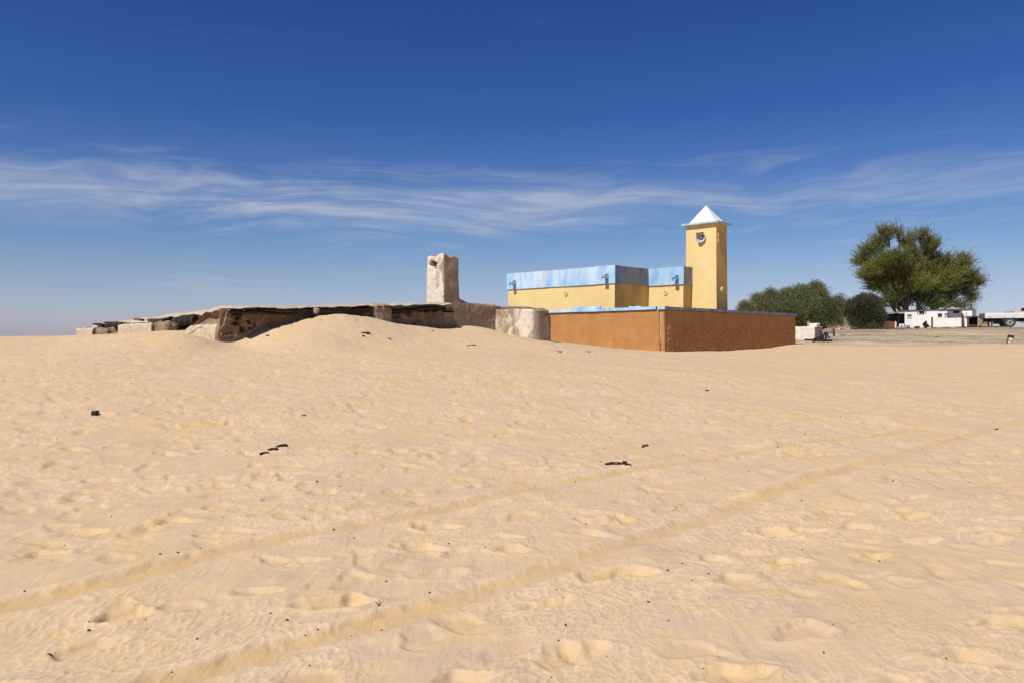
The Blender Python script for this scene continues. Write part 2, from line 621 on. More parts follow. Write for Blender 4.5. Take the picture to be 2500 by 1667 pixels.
def holed_wall(mb, x0, x1, z0, z1, holes, y, depth):
    """upright wall face at y looking towards -y with real openings (x0, x1, z0, z1) and their reveals"""
    xs = sorted({x0, x1, *[h[0] for h in holes], *[h[1] for h in holes]})
    zs = sorted({z0, z1, *[h[2] for h in holes], *[h[3] for h in holes]})
    cache = {}

    def v(x, yy, z):
        k = (round(x, 4), round(yy, 4), round(z, 4))
        if k not in cache:
            cache[k] = mb.bm.verts.new((x, yy, z))
        return cache[k]
    for xa, xb in zip(xs, xs[1:]):
        for za, zb in zip(zs, zs[1:]):
            cx, cz = (xa + xb) / 2, (za + zb) / 2
            if any(h[0] < cx < h[1] and h[2] < cz < h[3] for h in holes):
                continue
            mb.bm.faces.new((v(xa, y, za), v(xb, y, za), v(xb, y, zb), v(xa, y, zb)))
    for a, b, c, d_ in holes:
        P = [(a, c), (b, c), (b, d_), (a, d_)]
        for i in range(4):
            p, q = P[i], P[(i + 1) % 4]
            mb.bm.faces.new((v(p[0], y, p[1]), v(p[0], y + depth, p[1]), v(q[0], y + depth, q[1]), v(q[0], y, q[1])))


def prism(fp, z0, z1, step, inset=None):
    """upright prism over a footprint, sides cut into a grid; inset=(thickness, drop) hollows the top into a parapet"""
    bm = bmesh.new()
    pts = []
    for i in range(len(fp)):
        a, b = Vector(fp[i]), Vector(fp[(i + 1) % len(fp)])
        n = max(1, int(round((b - a).length / step)))
        pts += [a.lerp(b, k / n) for k in range(n)]
    nz = max(1, int(round((z1 - z0) / step)))
    rings = [[bm.verts.new((p.x, p.y, z0 + (z1 - z0) * k / nz)) for p in pts] for k in range(nz + 1)]
    N = len(pts)
    for a, b in zip(rings, rings[1:]):
        for i in range(N):
            bm.faces.new((a[i], a[(i + 1) % N], b[(i + 1) % N], b[i]))
    top = bm.faces.new(rings[-1])
    bm.faces.new(rings[0][::-1])
    if inset:
        bmesh.ops.inset_region(bm, faces=[top], thickness=inset[0], use_even_offset=True)
        r = bmesh.ops.extrude_discrete_faces(bm, faces=[top])
        bmesh.ops.translate(bm, verts=r['faces'][0].verts, vec=(0, 0, -inset[1]))
    bmesh.ops.recalc_face_normals(bm, faces=bm.faces[:])
    return bm


def bm_obj(name, bm, mat, parent=None, wob=None, smooth=False):
    mb = MB()
    mb.bm.free()
    mb.bm = bm
    return mb.build(name, mat, parent, wob=wob, smooth=smooth)


def mud_block(name, lo, hi, mat, parent, r=0.08, cell=0.07, amp=0.025, freq=2.2, fn=None, wash=None, seed=0.0):
    """rounded, lumpy block of mud plaster. fn(P, N) may push the surface about; wash(P, N) says how much limewash is left"""
    lo, hi = np.array(lo, float), np.array(hi, float)
    c, h = (lo + hi) / 2, (hi - lo) / 2
    nseg = np.maximum(2, np.round(2 * h / cell).astype(int))
    Vs, Fs, off = [], [], 0
    for ax in range(3):
        a, b = (ax + 1) % 3, (ax + 2) % 3
        for s in (-1, 1):
            A, B = np.meshgrid(np.linspace(-h[a], h[a], nseg[a] + 1), np.linspace(-h[b], h[b], nseg[b] + 1), indexing='ij')
            P = np.zeros((A.size, 3))
            P[:, ax], P[:, a], P[:, b] = s * h[ax], A.ravel(), B.ravel()
            idx = np.arange(A.size).reshape(A.shape)
            q = np.stack([idx[:-1, :-1], idx[1:, :-1], idx[1:, 1:], idx[:-1, 1:]], -1).reshape(-1, 4)
            if s < 0:
                q = q[:, ::-1]
            Vs.append(P)
            Fs.append(q + off)
            off += A.size
    P, Q = np.concatenate(Vs), np.concatenate(Fs)
    key, first, inv = np.unique(np.round(P, 4), axis=0, return_index=True, return_inverse=True)
    P, Q = P[first], np.asarray(inv).reshape(-1)[Q]
    rr = min(r, *(h * .98))
    inner = np.clip(P, -(h - rr), h - rr)
    N = P - inner
    N /= np.linalg.norm(N, axis=1, keepdims=True) + 1e-9
    P = inner + N * rr + c
    P = P + N * (amp * fbm3(P + seed, freq, 5, .55))[:, None]
    if fn is not None:
        P = fn(P, N)
    at_ = {'wash': wash(P, N)} if wash is not None else {'wash': np.zeros(len(P))}
    me = mesh_np(name, P, Q, True, at_)
    return link(name, me, mat, parent)


# ------------------------------------------------------------------ materials
def new_mat(name):
    m = bpy.data.materials.new(name)
    m.use_nodes = True
    t = NT(m.node_tree)
    t.n.clear()
    p = t.add('ShaderNodeBsdfPrincipled')
    o = t.add('ShaderNodeOutputMaterial')
    t.l.new(p.outputs[0], o.inputs[0])
    p.inputs['Specular IOR Level'].default_value = 0.25
    return m, t, p


def surf(name, c1, c2=None, rough=0.85, scale=2.0, bump=0.25, bscale=25.0, bdist=0.01, c3=None, streak=0.0, metal=0.0, spec=0.25, c3_at=(0.6, 0.72), mix=(.35, .65), cracks=0.0):
    """weathered everyday surface: two tones in blotches, optional third tone in worn patches, vertical streaks, fine relief"""
    m, t, p = new_mat(name)
    co = t.add('ShaderNodeTexCoord').outputs['Object']
    c2 = c2 or tuple(x * .8 for x in c1)
    vec = t.mapping(co, scale=(1, 1, 1 - .8 * streak)) if streak else co
    n = t.noise(vec, scale, 6, .6)
    col = t.mix(t.smooth(n, *mix), c1, c2)
    if c3:
        n3 = t.noise(t.mapping(vec, loc=(5.2, 1.3, 8.8)), scale * 1.9, 8, .68)
        col = t.mix(t.smooth(n3, *c3_at), col, c3)
    fine = t.noise(co, bscale, 5, .65)
    col = t.mix(t.smooth(fine, .3, .8, 0.0, .22), col, t.mix(1.0, col, (.6, .58, .55), 'MULTIPLY'))
    if cracks:
        wv_ = t.add('ShaderNodeVectorMath', operation='MULTIPLY_ADD')
        t.put(wv_.inputs[0], t.noise(co, 2.0, 5, .65, fac=False))
        wv_.inputs[1].default_value = (.8, .8, .8)
        t.put(wv_.inputs[2], co)
        vo = t.add('ShaderNodeTexVoronoi', feature='DISTANCE_TO_EDGE')
        t.put(vo.inputs['Vector'], wv_.outputs[0])
        vo.inputs['Scale'].default_value = .9
        ck = t.math('MULTIPLY', t.smooth(vo.outputs['Distance'], .014, .003), t.smooth(t.noise(t.mapping(co, loc=(3, 3, 3)), .8, 3, .5), .48, .58))
        col = t.mix(t.math('MULTIPLY', ck, cracks), col, tuple(x * .35 for x in c1))
        run = t.noise(t.mapping(co, scale=(1, 1, .06), loc=(7, 1, 0)), 3.2, 5, .65)
        col = t.mix(t.smooth(run, .56, .74, 0, cracks * .45), col, t.mix(1.0, col, (.70, .66, .60), 'MULTIPLY'))
    p.inputs['Base Color'].default_value = (*c1, 1)
    t.put(p.inputs['Base Color'], col)
    p.inputs['Roughness'].default_value = rough
    p.inputs['Metallic'].default_value = metal
    p.inputs['Specular IOR Level'].default_value = spec
    if bump:
        t.put(p.inputs['Normal'], t.bump(fine, bump, bdist))
    return m


M = {}
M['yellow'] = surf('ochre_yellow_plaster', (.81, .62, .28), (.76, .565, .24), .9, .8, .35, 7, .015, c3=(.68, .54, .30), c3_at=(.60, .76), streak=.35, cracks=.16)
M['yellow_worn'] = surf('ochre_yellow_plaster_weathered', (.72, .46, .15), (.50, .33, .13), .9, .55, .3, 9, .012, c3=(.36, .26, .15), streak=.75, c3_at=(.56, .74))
M['brown'] = surf('brown_cement_render', (.475, .235, .083), (.415, .198, .068), .95, 1.1, .55, 16, .02, c3=(.52, .31, .15), c3_at=(.58, .74), streak=.3, cracks=.35)
M['white_paint'] = surf('white_roof_paint', (.78, .77, .74), (.66, .65, .63), .8, 2.5, .2, 14, .01, c3=(.55, .53, .50), c3_at=(.66, .8))
M['eaves'] = surf('pale_blue_grey_eaves', (.50, .56, .61), (.38, .45, .52), .85, 3, .3, 18, .01, c3=(.62, .62, .59), c3_at=(.58, .74))
M['grey_cement'] = surf('grey_cement', (.36, .34, .31), (.26, .245, .225), .92, 2.0, .35, 18, .01)
M['cream'] = surf('cream_moulding', (.80, .66, .38), (.70, .55, .30), .85, 4, .2, 20, .006)
M['dark'] = surf('dark_void', (.02, .017, .014), (.012, .011, .01), .95, 3, 0)
M['metal_grey'] = surf('grey_horn_metal', (.46, .48, .50), (.36, .375, .39), .5, 6, .1, 40, .002, metal=.0, spec=.5)
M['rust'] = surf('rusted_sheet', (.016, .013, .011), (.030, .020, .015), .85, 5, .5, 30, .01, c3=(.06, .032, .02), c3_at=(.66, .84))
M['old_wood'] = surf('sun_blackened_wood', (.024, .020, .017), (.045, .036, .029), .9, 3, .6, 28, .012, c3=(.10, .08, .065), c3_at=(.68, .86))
M['plank'] = surf('weathered_plank', (.105, .062, .042), (.06, .038, .028), .85, 4, .5, 26, .008)
M['roof_earth'] = surf('roof_earth', (.54, .43, .30), (.44, .34, .23), .95, 2.6, .7, 34, .02, c3=(.62, .55, .44), c3_at=(.56, .7))
M['bark'] = surf('bark', (.16, .125, .095), (.09, .07, .055), .95, 6, .6, 22, .02)
M['house_white'] = surf('whitewashed_wall', (.85, .825, .78), (.78, .74, .68), .9, .9, .3, 12, .01, c3=(.62, .50, .38), c3_at=(.66, .84))
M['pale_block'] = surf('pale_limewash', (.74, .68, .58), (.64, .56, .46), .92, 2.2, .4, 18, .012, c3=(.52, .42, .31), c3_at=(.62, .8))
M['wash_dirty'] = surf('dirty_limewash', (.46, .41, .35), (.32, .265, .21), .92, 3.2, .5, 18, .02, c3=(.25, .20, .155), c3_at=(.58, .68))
M['raw_mud'] = surf('raw_mud_brick', (.33, .225, .14), (.22, .145, .09), .95, 4.5, .9, 18, .03, c3=(.42, .30, .19), c3_at=(.6, .75))
M['glass_dark'] = surf('dark_pane', (.035, .042, .045), (.02, .024, .026), .25, 2, 0, spec=.5)
M['glass_pale'] = surf('pale_shutter', (.42, .44, .38), (.33, .36, .31), .7, 4, .2, 20, .004)
M['frame'] = surf('bleached_frame', (.34, .30, .25), (.24, .21, .18), .85, 6, .3, 30, .004)
M['red_brown'] = surf('red_brown_panel', (.21, .085, .050), (.14, .058, .038), .9, 3, .4, 24, .008, c3=(.34, .17, .10), c3_at=(.6, .76))
M['orange_panel'] = surf('orange_panel', (.46, .15, .05), (.34, .11, .045), .9, 4, .3, 20, .006)
M['shed_beige'] = surf('beige_shed_board', (.62, .52, .37), (.50, .42, .30), .9, 2.2, .35, 18, .01, c3=(.36, .39, .28), c3_at=(.58, .76), streak=.6)
M['tin'] = surf('zinc_sheet', (.42, .43, .44), (.30, .31, .32), .5, 3, .2, 20, .004, metal=.5, spec=.5)
M['truck_white'] = surf('truck_white_paint', (.80, .80, .78), (.74, .73, .70), .45, 2, .08, 30, .002, spec=.5, c3=(.55, .47, .38), c3_at=(.68, .85))
M['truck_dark'] = surf('chassis_black', (.025, .024, .023), (.05, .042, .035), .7, 4, .2, 30, .004)
M['tyre'] = surf('tyre_rubber', (.040, .042, .044), (.065, .062, .058), .85, 6, .3, 40, .006)
M['hub'] = surf('wheel_hub', (.46, .45, .43), (.32, .30, .28), .55, 6, .2, 30, .004, metal=.3)
M['fender'] = surf('mud_guard', (.20, .195, .185), (.13, .125, .12), .6, 5, .2, 30, .004)
M['load_cloth'] = surf('tan_load_cloth', (.56, .42, .22), (.46, .34, .17), .9, 4, .4, 20, .01)
M['purple_cloth'] = surf('purple_brown_cloth', (.10, .035, .055), (.06, .022, .035), .9, 5, .3, 20, .01)
M['black_cloth'] = surf('black_robe', (.012, .011, .011), (.022, .020, .019), .95, 6, .5, 30, .008)
M['firewood'] = surf('split_firewood', (.42, .24, .115), (.26, .14, .07), .9, 7, .5, 22, .01, c3=(.56, .38, .22), c3_at=(.55, .7))
M['stone'] = surf('grey_gravel_stone', (.30, .24, .175), (.22, .175, .13), .95, 3, .3, 20, .01)
M['roof_stone'] = surf('white_gravel_stone', (.70, .64, .55), (.55, .48, .39), .95, 3, .3, 20, .01)
M['pebble'] = surf('dark_pebble', (.075, .048, .030), (.045, .030, .020), .9, 30, .3, 80, .002)
M['black_scrap'] = surf('black_plastic_scrap', (.010, .009, .009), (.02, .018, .017), .55, 9, .3, 40, .004, spec=.4)
M['leaf_dry'] = surf('dry_leaf', (.10, .055, .030), (.06, .030, .018), .85, 20, .3, 60, .002)
M['husk'] = surf('brown_husk', (.30, .19, .09), (.20, .12, .06), .9, 20, .4, 60, .003)
M['pale_scrap'] = surf('pale_sandal_foam', (.36, .29, .25), (.26, .20, .17), .9, 14, .3, 50, .003)
M['red_scrap'] = surf('dark_red_scrap', (.16, .025, .02), (.08, .015, .012), .8, 20, .2, 50, .002)
M['kerb_red'] = surf('kerb_red_paint', (.36, .10, .06), (.26, .08, .05), .8, 5, .2, 25, .004)
M['kerb_yellow'] = surf('kerb_yellow_paint', (.60, .40, .13), (.50, .33, .12), .8, 5, .2, 25, .004)
M['kerb_white'] = surf('kerb_white_paint', (.74, .72, .68), (.62, .58, .52), .8, 5, .2, 25, .004)
M['kerb_dark'] = surf('kerb_dark_iron', (.075, .055, .042), (.05, .038, .03), .85, 5, .3, 25, .004)
M['grey_box'] = surf('grey_box', (.42, .42, .41), (.34, .335, .325), .7, 4, .15, 25, .004)


def blue_paint(name, peel, dark):
    """sky-blue parapet paint, flaked down to older coats and bare cement"""
    m, t, p = new_mat(name)
    co = t.add('ShaderNodeTexCoord').outputs['Object']
    st = t.mapping(co, scale=(1.0, 1.0, .26))
    n = t.math('ADD', t.math('MULTIPLY', t.noise(st, 1.1, 6, .62, .3), .72), t.math('MULTIPLY', t.noise(st, 5.5, 6, .66), .28))
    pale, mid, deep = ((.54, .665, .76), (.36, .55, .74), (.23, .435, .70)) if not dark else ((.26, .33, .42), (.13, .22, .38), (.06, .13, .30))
    col = t.mix(t.smooth(n, .40, .50), deep, mid)
    col = t.mix(t.smooth(n, .49, .60), col, pale)
    n2 = t.noise(t.mapping(st, loc=(4, 8, 2)), 1.6, 8, .72, .3)
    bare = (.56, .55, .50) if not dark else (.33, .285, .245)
    pf = t.smooth(n2, peel, peel + .10)
    col = t.mix(t.math('MULTIPLY', pf, .75 if not dark else .95), col, bare)
    n3 = t.noise(t.mapping(co, loc=(1, 3, 9)), 4.2, 6, .7)
    chip = t.smooth(n3, .66, .70)
    col = t.mix(t.math('MULTIPLY', chip, .85), col, (.80, .81, .80) if not dark else (.08, .085, .10))
    p.inputs['Base Color'].default_value = (*mid, 1)
    t.put(p.inputs['Base Color'], col)
    p.inputs['Roughness'].default_value = .85
    h = t.math('ADD', t.math('MULTIPLY', pf, -.6), t.noise(co, 20, 5, .6))
    t.put(p.inputs['Normal'], t.bump(h, .45, .012))
    return m


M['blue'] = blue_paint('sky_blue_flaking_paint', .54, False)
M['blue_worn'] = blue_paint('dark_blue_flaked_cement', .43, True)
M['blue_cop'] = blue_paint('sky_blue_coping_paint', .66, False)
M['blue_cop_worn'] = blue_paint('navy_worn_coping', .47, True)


def mud_mat(name, mud1, mud2, wash_c, bump=.7):
    m, t, p = new_mat(name)
    co = t.add('ShaderNodeTexCoord').outputs['Object']
    a = t.add('ShaderNodeAttribute', attribute_name='wash').outputs['Fac']
    n = t.noise(co, 2.2, 6, .62)
    mud = t.mix(t.smooth(n, .35, .65), mud1, mud2)
    nw = t.noise(t.mapping(co, scale=(1, 1, .55), loc=(2, 7, 3)), 3.0, 8, .68, .5)
    k = t.smooth(t.math('ADD', t.math('SUBTRACT', a, .5), nw), .42, .62)
    col = t.mix(k, mud, t.mix(t.smooth(t.noise(co, 6, 5, .6), .4, .7), wash_c, tuple(x * .82 for x in wash_c)))
    fine = t.noise(co, 16, 6, .68)
    col = t.mix(t.smooth(fine, .35, .8, 0, .3), col, t.mix(1.0, col, (.55, .52, .48), 'MULTIPLY'))
    wv_ = t.add('ShaderNodeVectorMath', operation='MULTIPLY_ADD')
    t.put(wv_.inputs[0], t.noise(co, 3.5, 4, .6, fac=False))
    wv_.inputs[1].default_value = (.35, .35, .35)
    t.put(wv_.inputs[2], co)
    vo = t.add('ShaderNodeTexVoronoi', feature='DISTANCE_TO_EDGE')
    t.put(vo.inputs['Vector'], wv_.outputs[0])
    vo.inputs['Scale'].default_value = 3.2
    crack = t.math('MULTIPLY', t.smooth(vo.outputs['Distance'], .022, .004), t.smooth(t.noise(t.mapping(co, loc=(3, 3, 3)), 1.3, 3, .5), .45, .6))
    col = t.mix(t.math('MULTIPLY', crack, .7), col, (.07, .05, .035))
    fine = t.math('SUBTRACT', fine, t.math('MULTIPLY', crack, .5))
    t.put(p.inputs['Base Color'], col)
    p.inputs['Base Color'].default_value = (*mud1, 1)
    p.inputs['Roughness'].default_value = .95
    p.inputs['Specular IOR Level'].default_value = .15
    t.put(p.inputs['Normal'], t.bump(fine, bump, .03))
    return m


M['mud'] = mud_mat('smooth_mud_plaster', (.38, .285, .20), (.31, .225, .15), (.70, .615, .49), .5)
M['mud_rough'] = mud_mat('rough_mud_wall', (.31, .205, .13), (.215, .138, .088), (.60, .48, .34), 1.0)


def sand_mat():
    m, t, p = new_mat('desert_sand')
    co = t.add('ShaderNodeTexCoord').outputs['Object']
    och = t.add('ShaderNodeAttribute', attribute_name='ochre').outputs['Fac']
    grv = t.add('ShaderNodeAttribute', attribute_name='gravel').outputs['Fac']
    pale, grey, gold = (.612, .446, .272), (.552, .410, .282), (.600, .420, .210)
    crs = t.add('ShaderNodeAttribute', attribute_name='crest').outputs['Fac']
    n1 = t.noise(t.mapping(co, scale=(1, 1.0, 1)), .55, 5, .6)
    n2 = t.noise(t.mapping(co, scale=(1, 1.0, 1), rot=(0, 0, .4)), 4.6, 6, .66, .6)
    n3 = t.noise(t.mapping(co, loc=(9, 4, 1)), 1.6, 6, .65, .8)
    col = t.mix(t.smooth(n2, .40, .60), pale, grey)
    g = t.math('ADD', t.math('MULTIPLY', t.smooth(n3, .45, .68), .55), t.math('MULTIPLY', t.smooth(n1, .42, .65), .45))
    col = t.mix(t.math('MULTIPLY', g, .9), col, gold)
    col = t.mix(t.math('MULTIPLY', och, .58), col, (.575, .372, .158))  # tints rut floors and footprints towards ochre
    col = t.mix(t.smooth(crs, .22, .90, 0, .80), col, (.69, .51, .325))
    gn = t.noise(co, 170, 3, .7)
    col = t.mix(t.smooth(gn, .30, .72, .0, .50), col, t.mix(1.0, col, (.72, .68, .62), 'MULTIPLY'))
    gs = t.math('MULTIPLY', grv, t.smooth(t.noise(t.mapping(co, scale=(.5, 1, 1), rot=(0, 0, -.1)), .9, 7, .72), .32, .56))
    col = t.mix(t.math('MULTIPLY', gs, .95), col, (.215, .175, .138))
    t.put(p.inputs['Base Color'], col)
    p.inputs['Base Color'].default_value = (*pale, 1)
    p.inputs['Roughness'].default_value = .95
    p.inputs['Specular IOR Level'].default_value = .12
    rp = t.noise(t.mapping(co, scale=(1, .28, 1), rot=(0, 0, .42)), 8.5, 3, .55, .5)
    b0 = t.bump(rp, .30, .05)
    b1 = t.bump(t.noise(co, 22, 4, .6), .35, .012, b0)
    b2 = t.bump(gn, .5, .004, b1)
    t.put(p.inputs['Normal'], b2)
    return m


M['sand'] = sand_mat()


def leaf_mat(name, dark, light, tip, trans=.3):
    m, t, p = new_mat(name)
    a = t.add('ShaderNodeAttribute', attribute_name='tint').outputs['Fac']
    b = t.add('ShaderNodeAttribute', attribute_name='age').outputs['Fac']
    col = t.mix(a, dark, light)
    col = t.mix(b, col, tip)
    t.put(p.inputs['Base Color'], col)
    p.inputs['Base Color'].default_value = (*light, 1)
    p.inputs['Roughness'].default_value = .7
    tr = t.add('ShaderNodeBsdfTranslucent')
    t.put(tr.inputs['Color'], col)
    mx = t.add('ShaderNodeMixShader')
    mx.inputs[0].default_value = trans
    t.l.new(p.outputs[0], mx.inputs[1])
    t.l.new(tr.outputs[0], mx.inputs[2])
    t.l.new(mx.outputs[0], [x for x in t.n if x.type == 'OUTPUT_MATERIAL'][0].inputs[0])
    return m


M['leaf_tall'] = leaf_mat('feathery_leaves', (.10, .125, .032), (.26, .295, .066), (.25, .195, .095))
M['leaf_weep'] = leaf_mat('weeping_leaves', (.056, .068, .026), (.160, .175, .062), (.20, .155, .075), .15)
M['leaf_dark'] = leaf_mat('dense_dark_leaves', (.046, .052, .027), (.105, .105, .048), (.11, .085, .05))

# ------------------------------------------------------------------ the ground: one sheet from the camera to the horizon
rows = [0.01, .4, .8, 1.3, 1.8, 2.2]
r = 2.5
while r < 62:
    rows.append(r)
    r += min(.14, max(.011, .70 * r * r / 1230))
while r < 150:
    rows.append(r)
    r *= 1.008
while r < 9000:
    rows.append(r)
    r *= 1.11
rows = np.array(rows)
th = np.concatenate([np.linspace(-.74, .74, 680, endpoint=False), np.linspace(.74, 2 * math.pi - .74, 70, endpoint=False)])
RR, TT = np.meshgrid(rows, th, indexing='ij')
X, Y = (RR * np.sin(TT)).ravel(), (RR * np.cos(TT)).ravel()
Z = lie(X, Y)
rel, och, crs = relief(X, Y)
Z = Z + rel
grav = sstep(X, 17, 24) * sstep(Y, 50, 60) * (1 - sstep(Y, 160, 260)) * sstep(X - .30 * Y, -2, 4)
grav = grav * np.clip(.62 + .55 * fbm2(X / 9, Y / 3.2, 3) + .35 * sstep(Y, 72, 79), 0, 1)
# sand creeps up against the walls of the ruin
nr, nc = len(rows), len(th)
I = np.arange(nr * nc).reshape(nr, nc)
Q = np.stack([I[:-1, :], np.roll(I[:-1, :], -1, 1), np.roll(I[1:, :], -1, 1), I[1:, :]], -1).reshape(-1, 4)[:, ::-1]
V = np.stack([X, Y, Z], 1)
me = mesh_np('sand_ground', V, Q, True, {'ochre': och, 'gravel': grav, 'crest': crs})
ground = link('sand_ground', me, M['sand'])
ground['kind'] = 'structure'
ground['label'] = 'pale golden desert sand with footprints, ripples and wheel ruts'

# ------------------------------------------------------------------ the mosque
MB_ROOT = (MOSQ.x, MOSQ.y, 0.0)
WOB = (.012, 1.6)
mosque = thing('mosque', 'yellow plastered mosque with flaking sky-blue parapet, behind the brown courtyard wall', 'mosque', MB_ROOT, ROT)
U0, U1, U2, V1, V2, VB = -14.46, -5.35, -2.744, 2.85, 6.53, 10.8
ZB, ZT = 5.0, 6.12
foot = [(U0, V1), (U1, V1), (U1, V2), (U2, V2), (U2, VB), (U0, VB)]


def split_faces(o, mats, pick):
    """give each face one of several coats by where it looks"""
    me = o.data
    me.materials.clear()
    for m in mats:
        me.materials.append(m)
    for p in me.polygons:
        p.material_index = pick(p.normal)
    return o


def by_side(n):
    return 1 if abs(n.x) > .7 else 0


o = bm_obj('wall', prism(foot, 0.2, ZB + .02, .55), M['yellow'], mosque, (.010, 1.8))
split_faces(o, [M['yellow'], M['yellow_worn']], by_side)
g = .07
foot_p = [(U0 - g, V1 - g), (U1 + g, V1 - g), (U1 + g, V2 - g), (U2 + g, V2 - g), (U2 + g, VB + g), (U0 - g, VB + g)]
o = bm_obj('parapet', prism(foot_p, ZB, ZT, .28, (.22, .75)), M['blue'], mosque, (.022, 1.9))
split_faces(o, [M['blue'], M['blue_worn']], by_side)


def spout(px, py, v):
    """rainwater chute through the parapet: dark outlet and an open trough"""
    u, z = MOSQ.on_v(px, py, v - g)
    y = v - g
    s = MB().box((u - .10, y - .03, z + .04), (u + .10, y + .1, z + .24)).build('outlet', M['dark'], mosque)
    m = Matrix.Translation((u, y - .02, z + .02)) @ Matrix.Rotation(math.radians(20), 4, 'X')
    t = MB()
    t.box((-.13, -.38, -.03), (.13, .10, .01), m)
    t.box((-.135, -.385, .012), (-.095, .10, .17), m)
    t.box((.095, -.385, .012), (.135, .10, .17), m)
    return t.build('rain_chute', M['blue_cop'], mosque, bevel=.006)


spout(1256.5, 694, V1)
spout(1481.5, 679, V1)
spout(1653, 682, V2)


def medallion(parent, m):
    o = MB().lathe([(.004, .045), (.055, .045), (.065, .025), (.10, .022), (.105, .055), (.155, .055), (.165, .03), (.165, -.02)], m, 24).build('medallion', M['cream'], parent, smooth=False)
    star = MB()
    for k in range(3):
        star.box((-.012, -.062, .046), (.012, .062, .058), m @ Matrix.Rotation(k * math.pi / 3, 4, 'Z'))
    s = star.build('relief_star', M['cream'], o)
    return o


for px, py, v in ((1382, 717, V1), (1625, 715, V2)):
    u, z = MOSQ.on_v(px, py, v)
    medallion(mosque, Matrix.Translation((u, v, z)) @ Matrix.Rotation(math.radians(90), 4, 'X'))

# ------------------------------------------------------------------ the minaret
minaret = thing('minaret', 'square yellow minaret with white pyramid roof rising beside the mosque', 'minaret', MB_ROOT, ROT)
TU0, TU1, TV0, TV1, TZ = -3.19, -1.0, 7.55, 8.95, 8.80
wx0, wz0 = MOSQ.on_v(1698.8, 588, TV0)
wx1, wz1 = MOSQ.on_v(1717.2, 567.4, TV0)
mb = MB()
holed_wall(mb, TU0, TU1, 0.2, TZ, [(wx0, wx1, wz0, wz1)], TV0, .35)
bm = mb.bm
# the other three sides and the top
v = [bm.verts.new(p) for p in ((TU0, TV0, .2), (TU1, TV0, .2), (TU1, TV1, .2), (TU0, TV1, .2), (TU0, TV0, TZ), (TU1, TV0, TZ), (TU1, TV1, TZ), (TU0, TV1, TZ))]
for f in ((1, 2, 6, 5), (2, 3, 7, 6), (3, 0, 4, 7), (4, 5, 6, 7)):
    bm.faces.new([v[i] for i in f])
bmesh.ops.remove_doubles(bm, verts=bm.verts[:], dist=.001)
long_e = [e for e in bm.edges if e.calc_length() > .8]
bmesh.ops.subdivide_edges(bm, edges=long_e, cuts=5, use_grid_fill=True)
cu, cv = (TU0 + TU1) / 2, (TV0 + TV1) / 2
for vv in bm.verts:
    k = 1.035 - .07 * (vv.co.z / TZ)
    vv.co.x = cu + (vv.co.x - cu) * k
    vv.co.y = cv + (vv.co.y - cv) * k
o = mb.build('shaft', M['yellow'], minaret, wob=(.008, 1.8))
split_faces(o, [M['yellow'], M['yellow_worn']], by_side)
MB().box((wx0 - .05, TV0 + .34, wz0 - .05), (wx1 + .05, TV0 + .40, wz1 + .05)).build('window_recess', M['dark'], minaret)
ov = .19
MB().box((TU0 - ov, TV0 - ov, TZ - .01), (TU1 + ov, TV1 + ov, TZ + .115)).build('eaves_slab', M['eaves'], minaret, bevel=.012, wob=(.010, .9), cut=4)
bs = .16
mb = MB()
ap = mb.bm.verts.new((cu - .02, cv, TZ + 1.30))
bv = [mb.bm.verts.new(p) for p in ((TU0 + bs, TV0 + .10, TZ + .105), (TU1 - bs + .05, TV0 + .10, TZ + .105), (TU1 - bs + .05, TV1 - .08, TZ + .105), (TU0 + bs, TV1 - .08, TZ + .105))]
for i in range(4):
    mb.bm.faces.new((bv[i], bv[(i + 1) % 4], ap))
mb.bm.faces.new(bv[::-1])
bmesh.ops.subdivide_edges(mb.bm, edges=mb.bm.edges[:], cuts=5, use_grid_fill=True)
mb.build('pyramid_roof', M['white_paint'], minaret, wob=(.010, .5))


def claustra(v0, z0, s):
    """openwork cement tile set into the shaft's side: frame and crossed bars before a dark hollow"""
    x = TU1 + .012
    t = MB()
    t.box((x - .03, v0, z0), (x + .035, v0 + s, z0 + .05)).box((x - .03, v0, z0 + s - .05), (x + .035, v0 + s, z0 + s))
    t.box((x - .03, v0, z0 + .05), (x + .035, v0 + .05, z0 + s - .05)).box((x - .03, v0 + s - .05, z0 + .05), (x + .035, v0 + s, z0 + s - .05))
    t.bar((x + .01, v0 + .03, z0 + .03), (x + .01, v0 + s - .03, z0 + s - .03), .03, .045)
    t.bar((x + .008, v0 + s - .03, z0 + .03), (x + .008, v0 + .03, z0 + s - .03), .03, .045)
    o = t.build('openwork_tile', M['yellow_worn'], minaret)
    MB().box((x - .05, v0 + .045, z0 + .045), (x - .022, v0 + s - .045, z0 + s - .045)).build('hollow', M['dark'], o)


for px, py in ((1752.5, 579), (1757.6, 579), (1752.5, 591.5), (1757.6, 591.5)):
    v_, z_ = MOSQ.on_u(px, py, TU1)
    claustra(v_, z_, .25)
v_, z_ = MOSQ.on_u(1762.5, 708, TU1)
medallion(minaret, Matrix.Translation((TU1 + .02, v_, z_)) @ Matrix.Rotation(math.radians(90), 4, 'Y'))

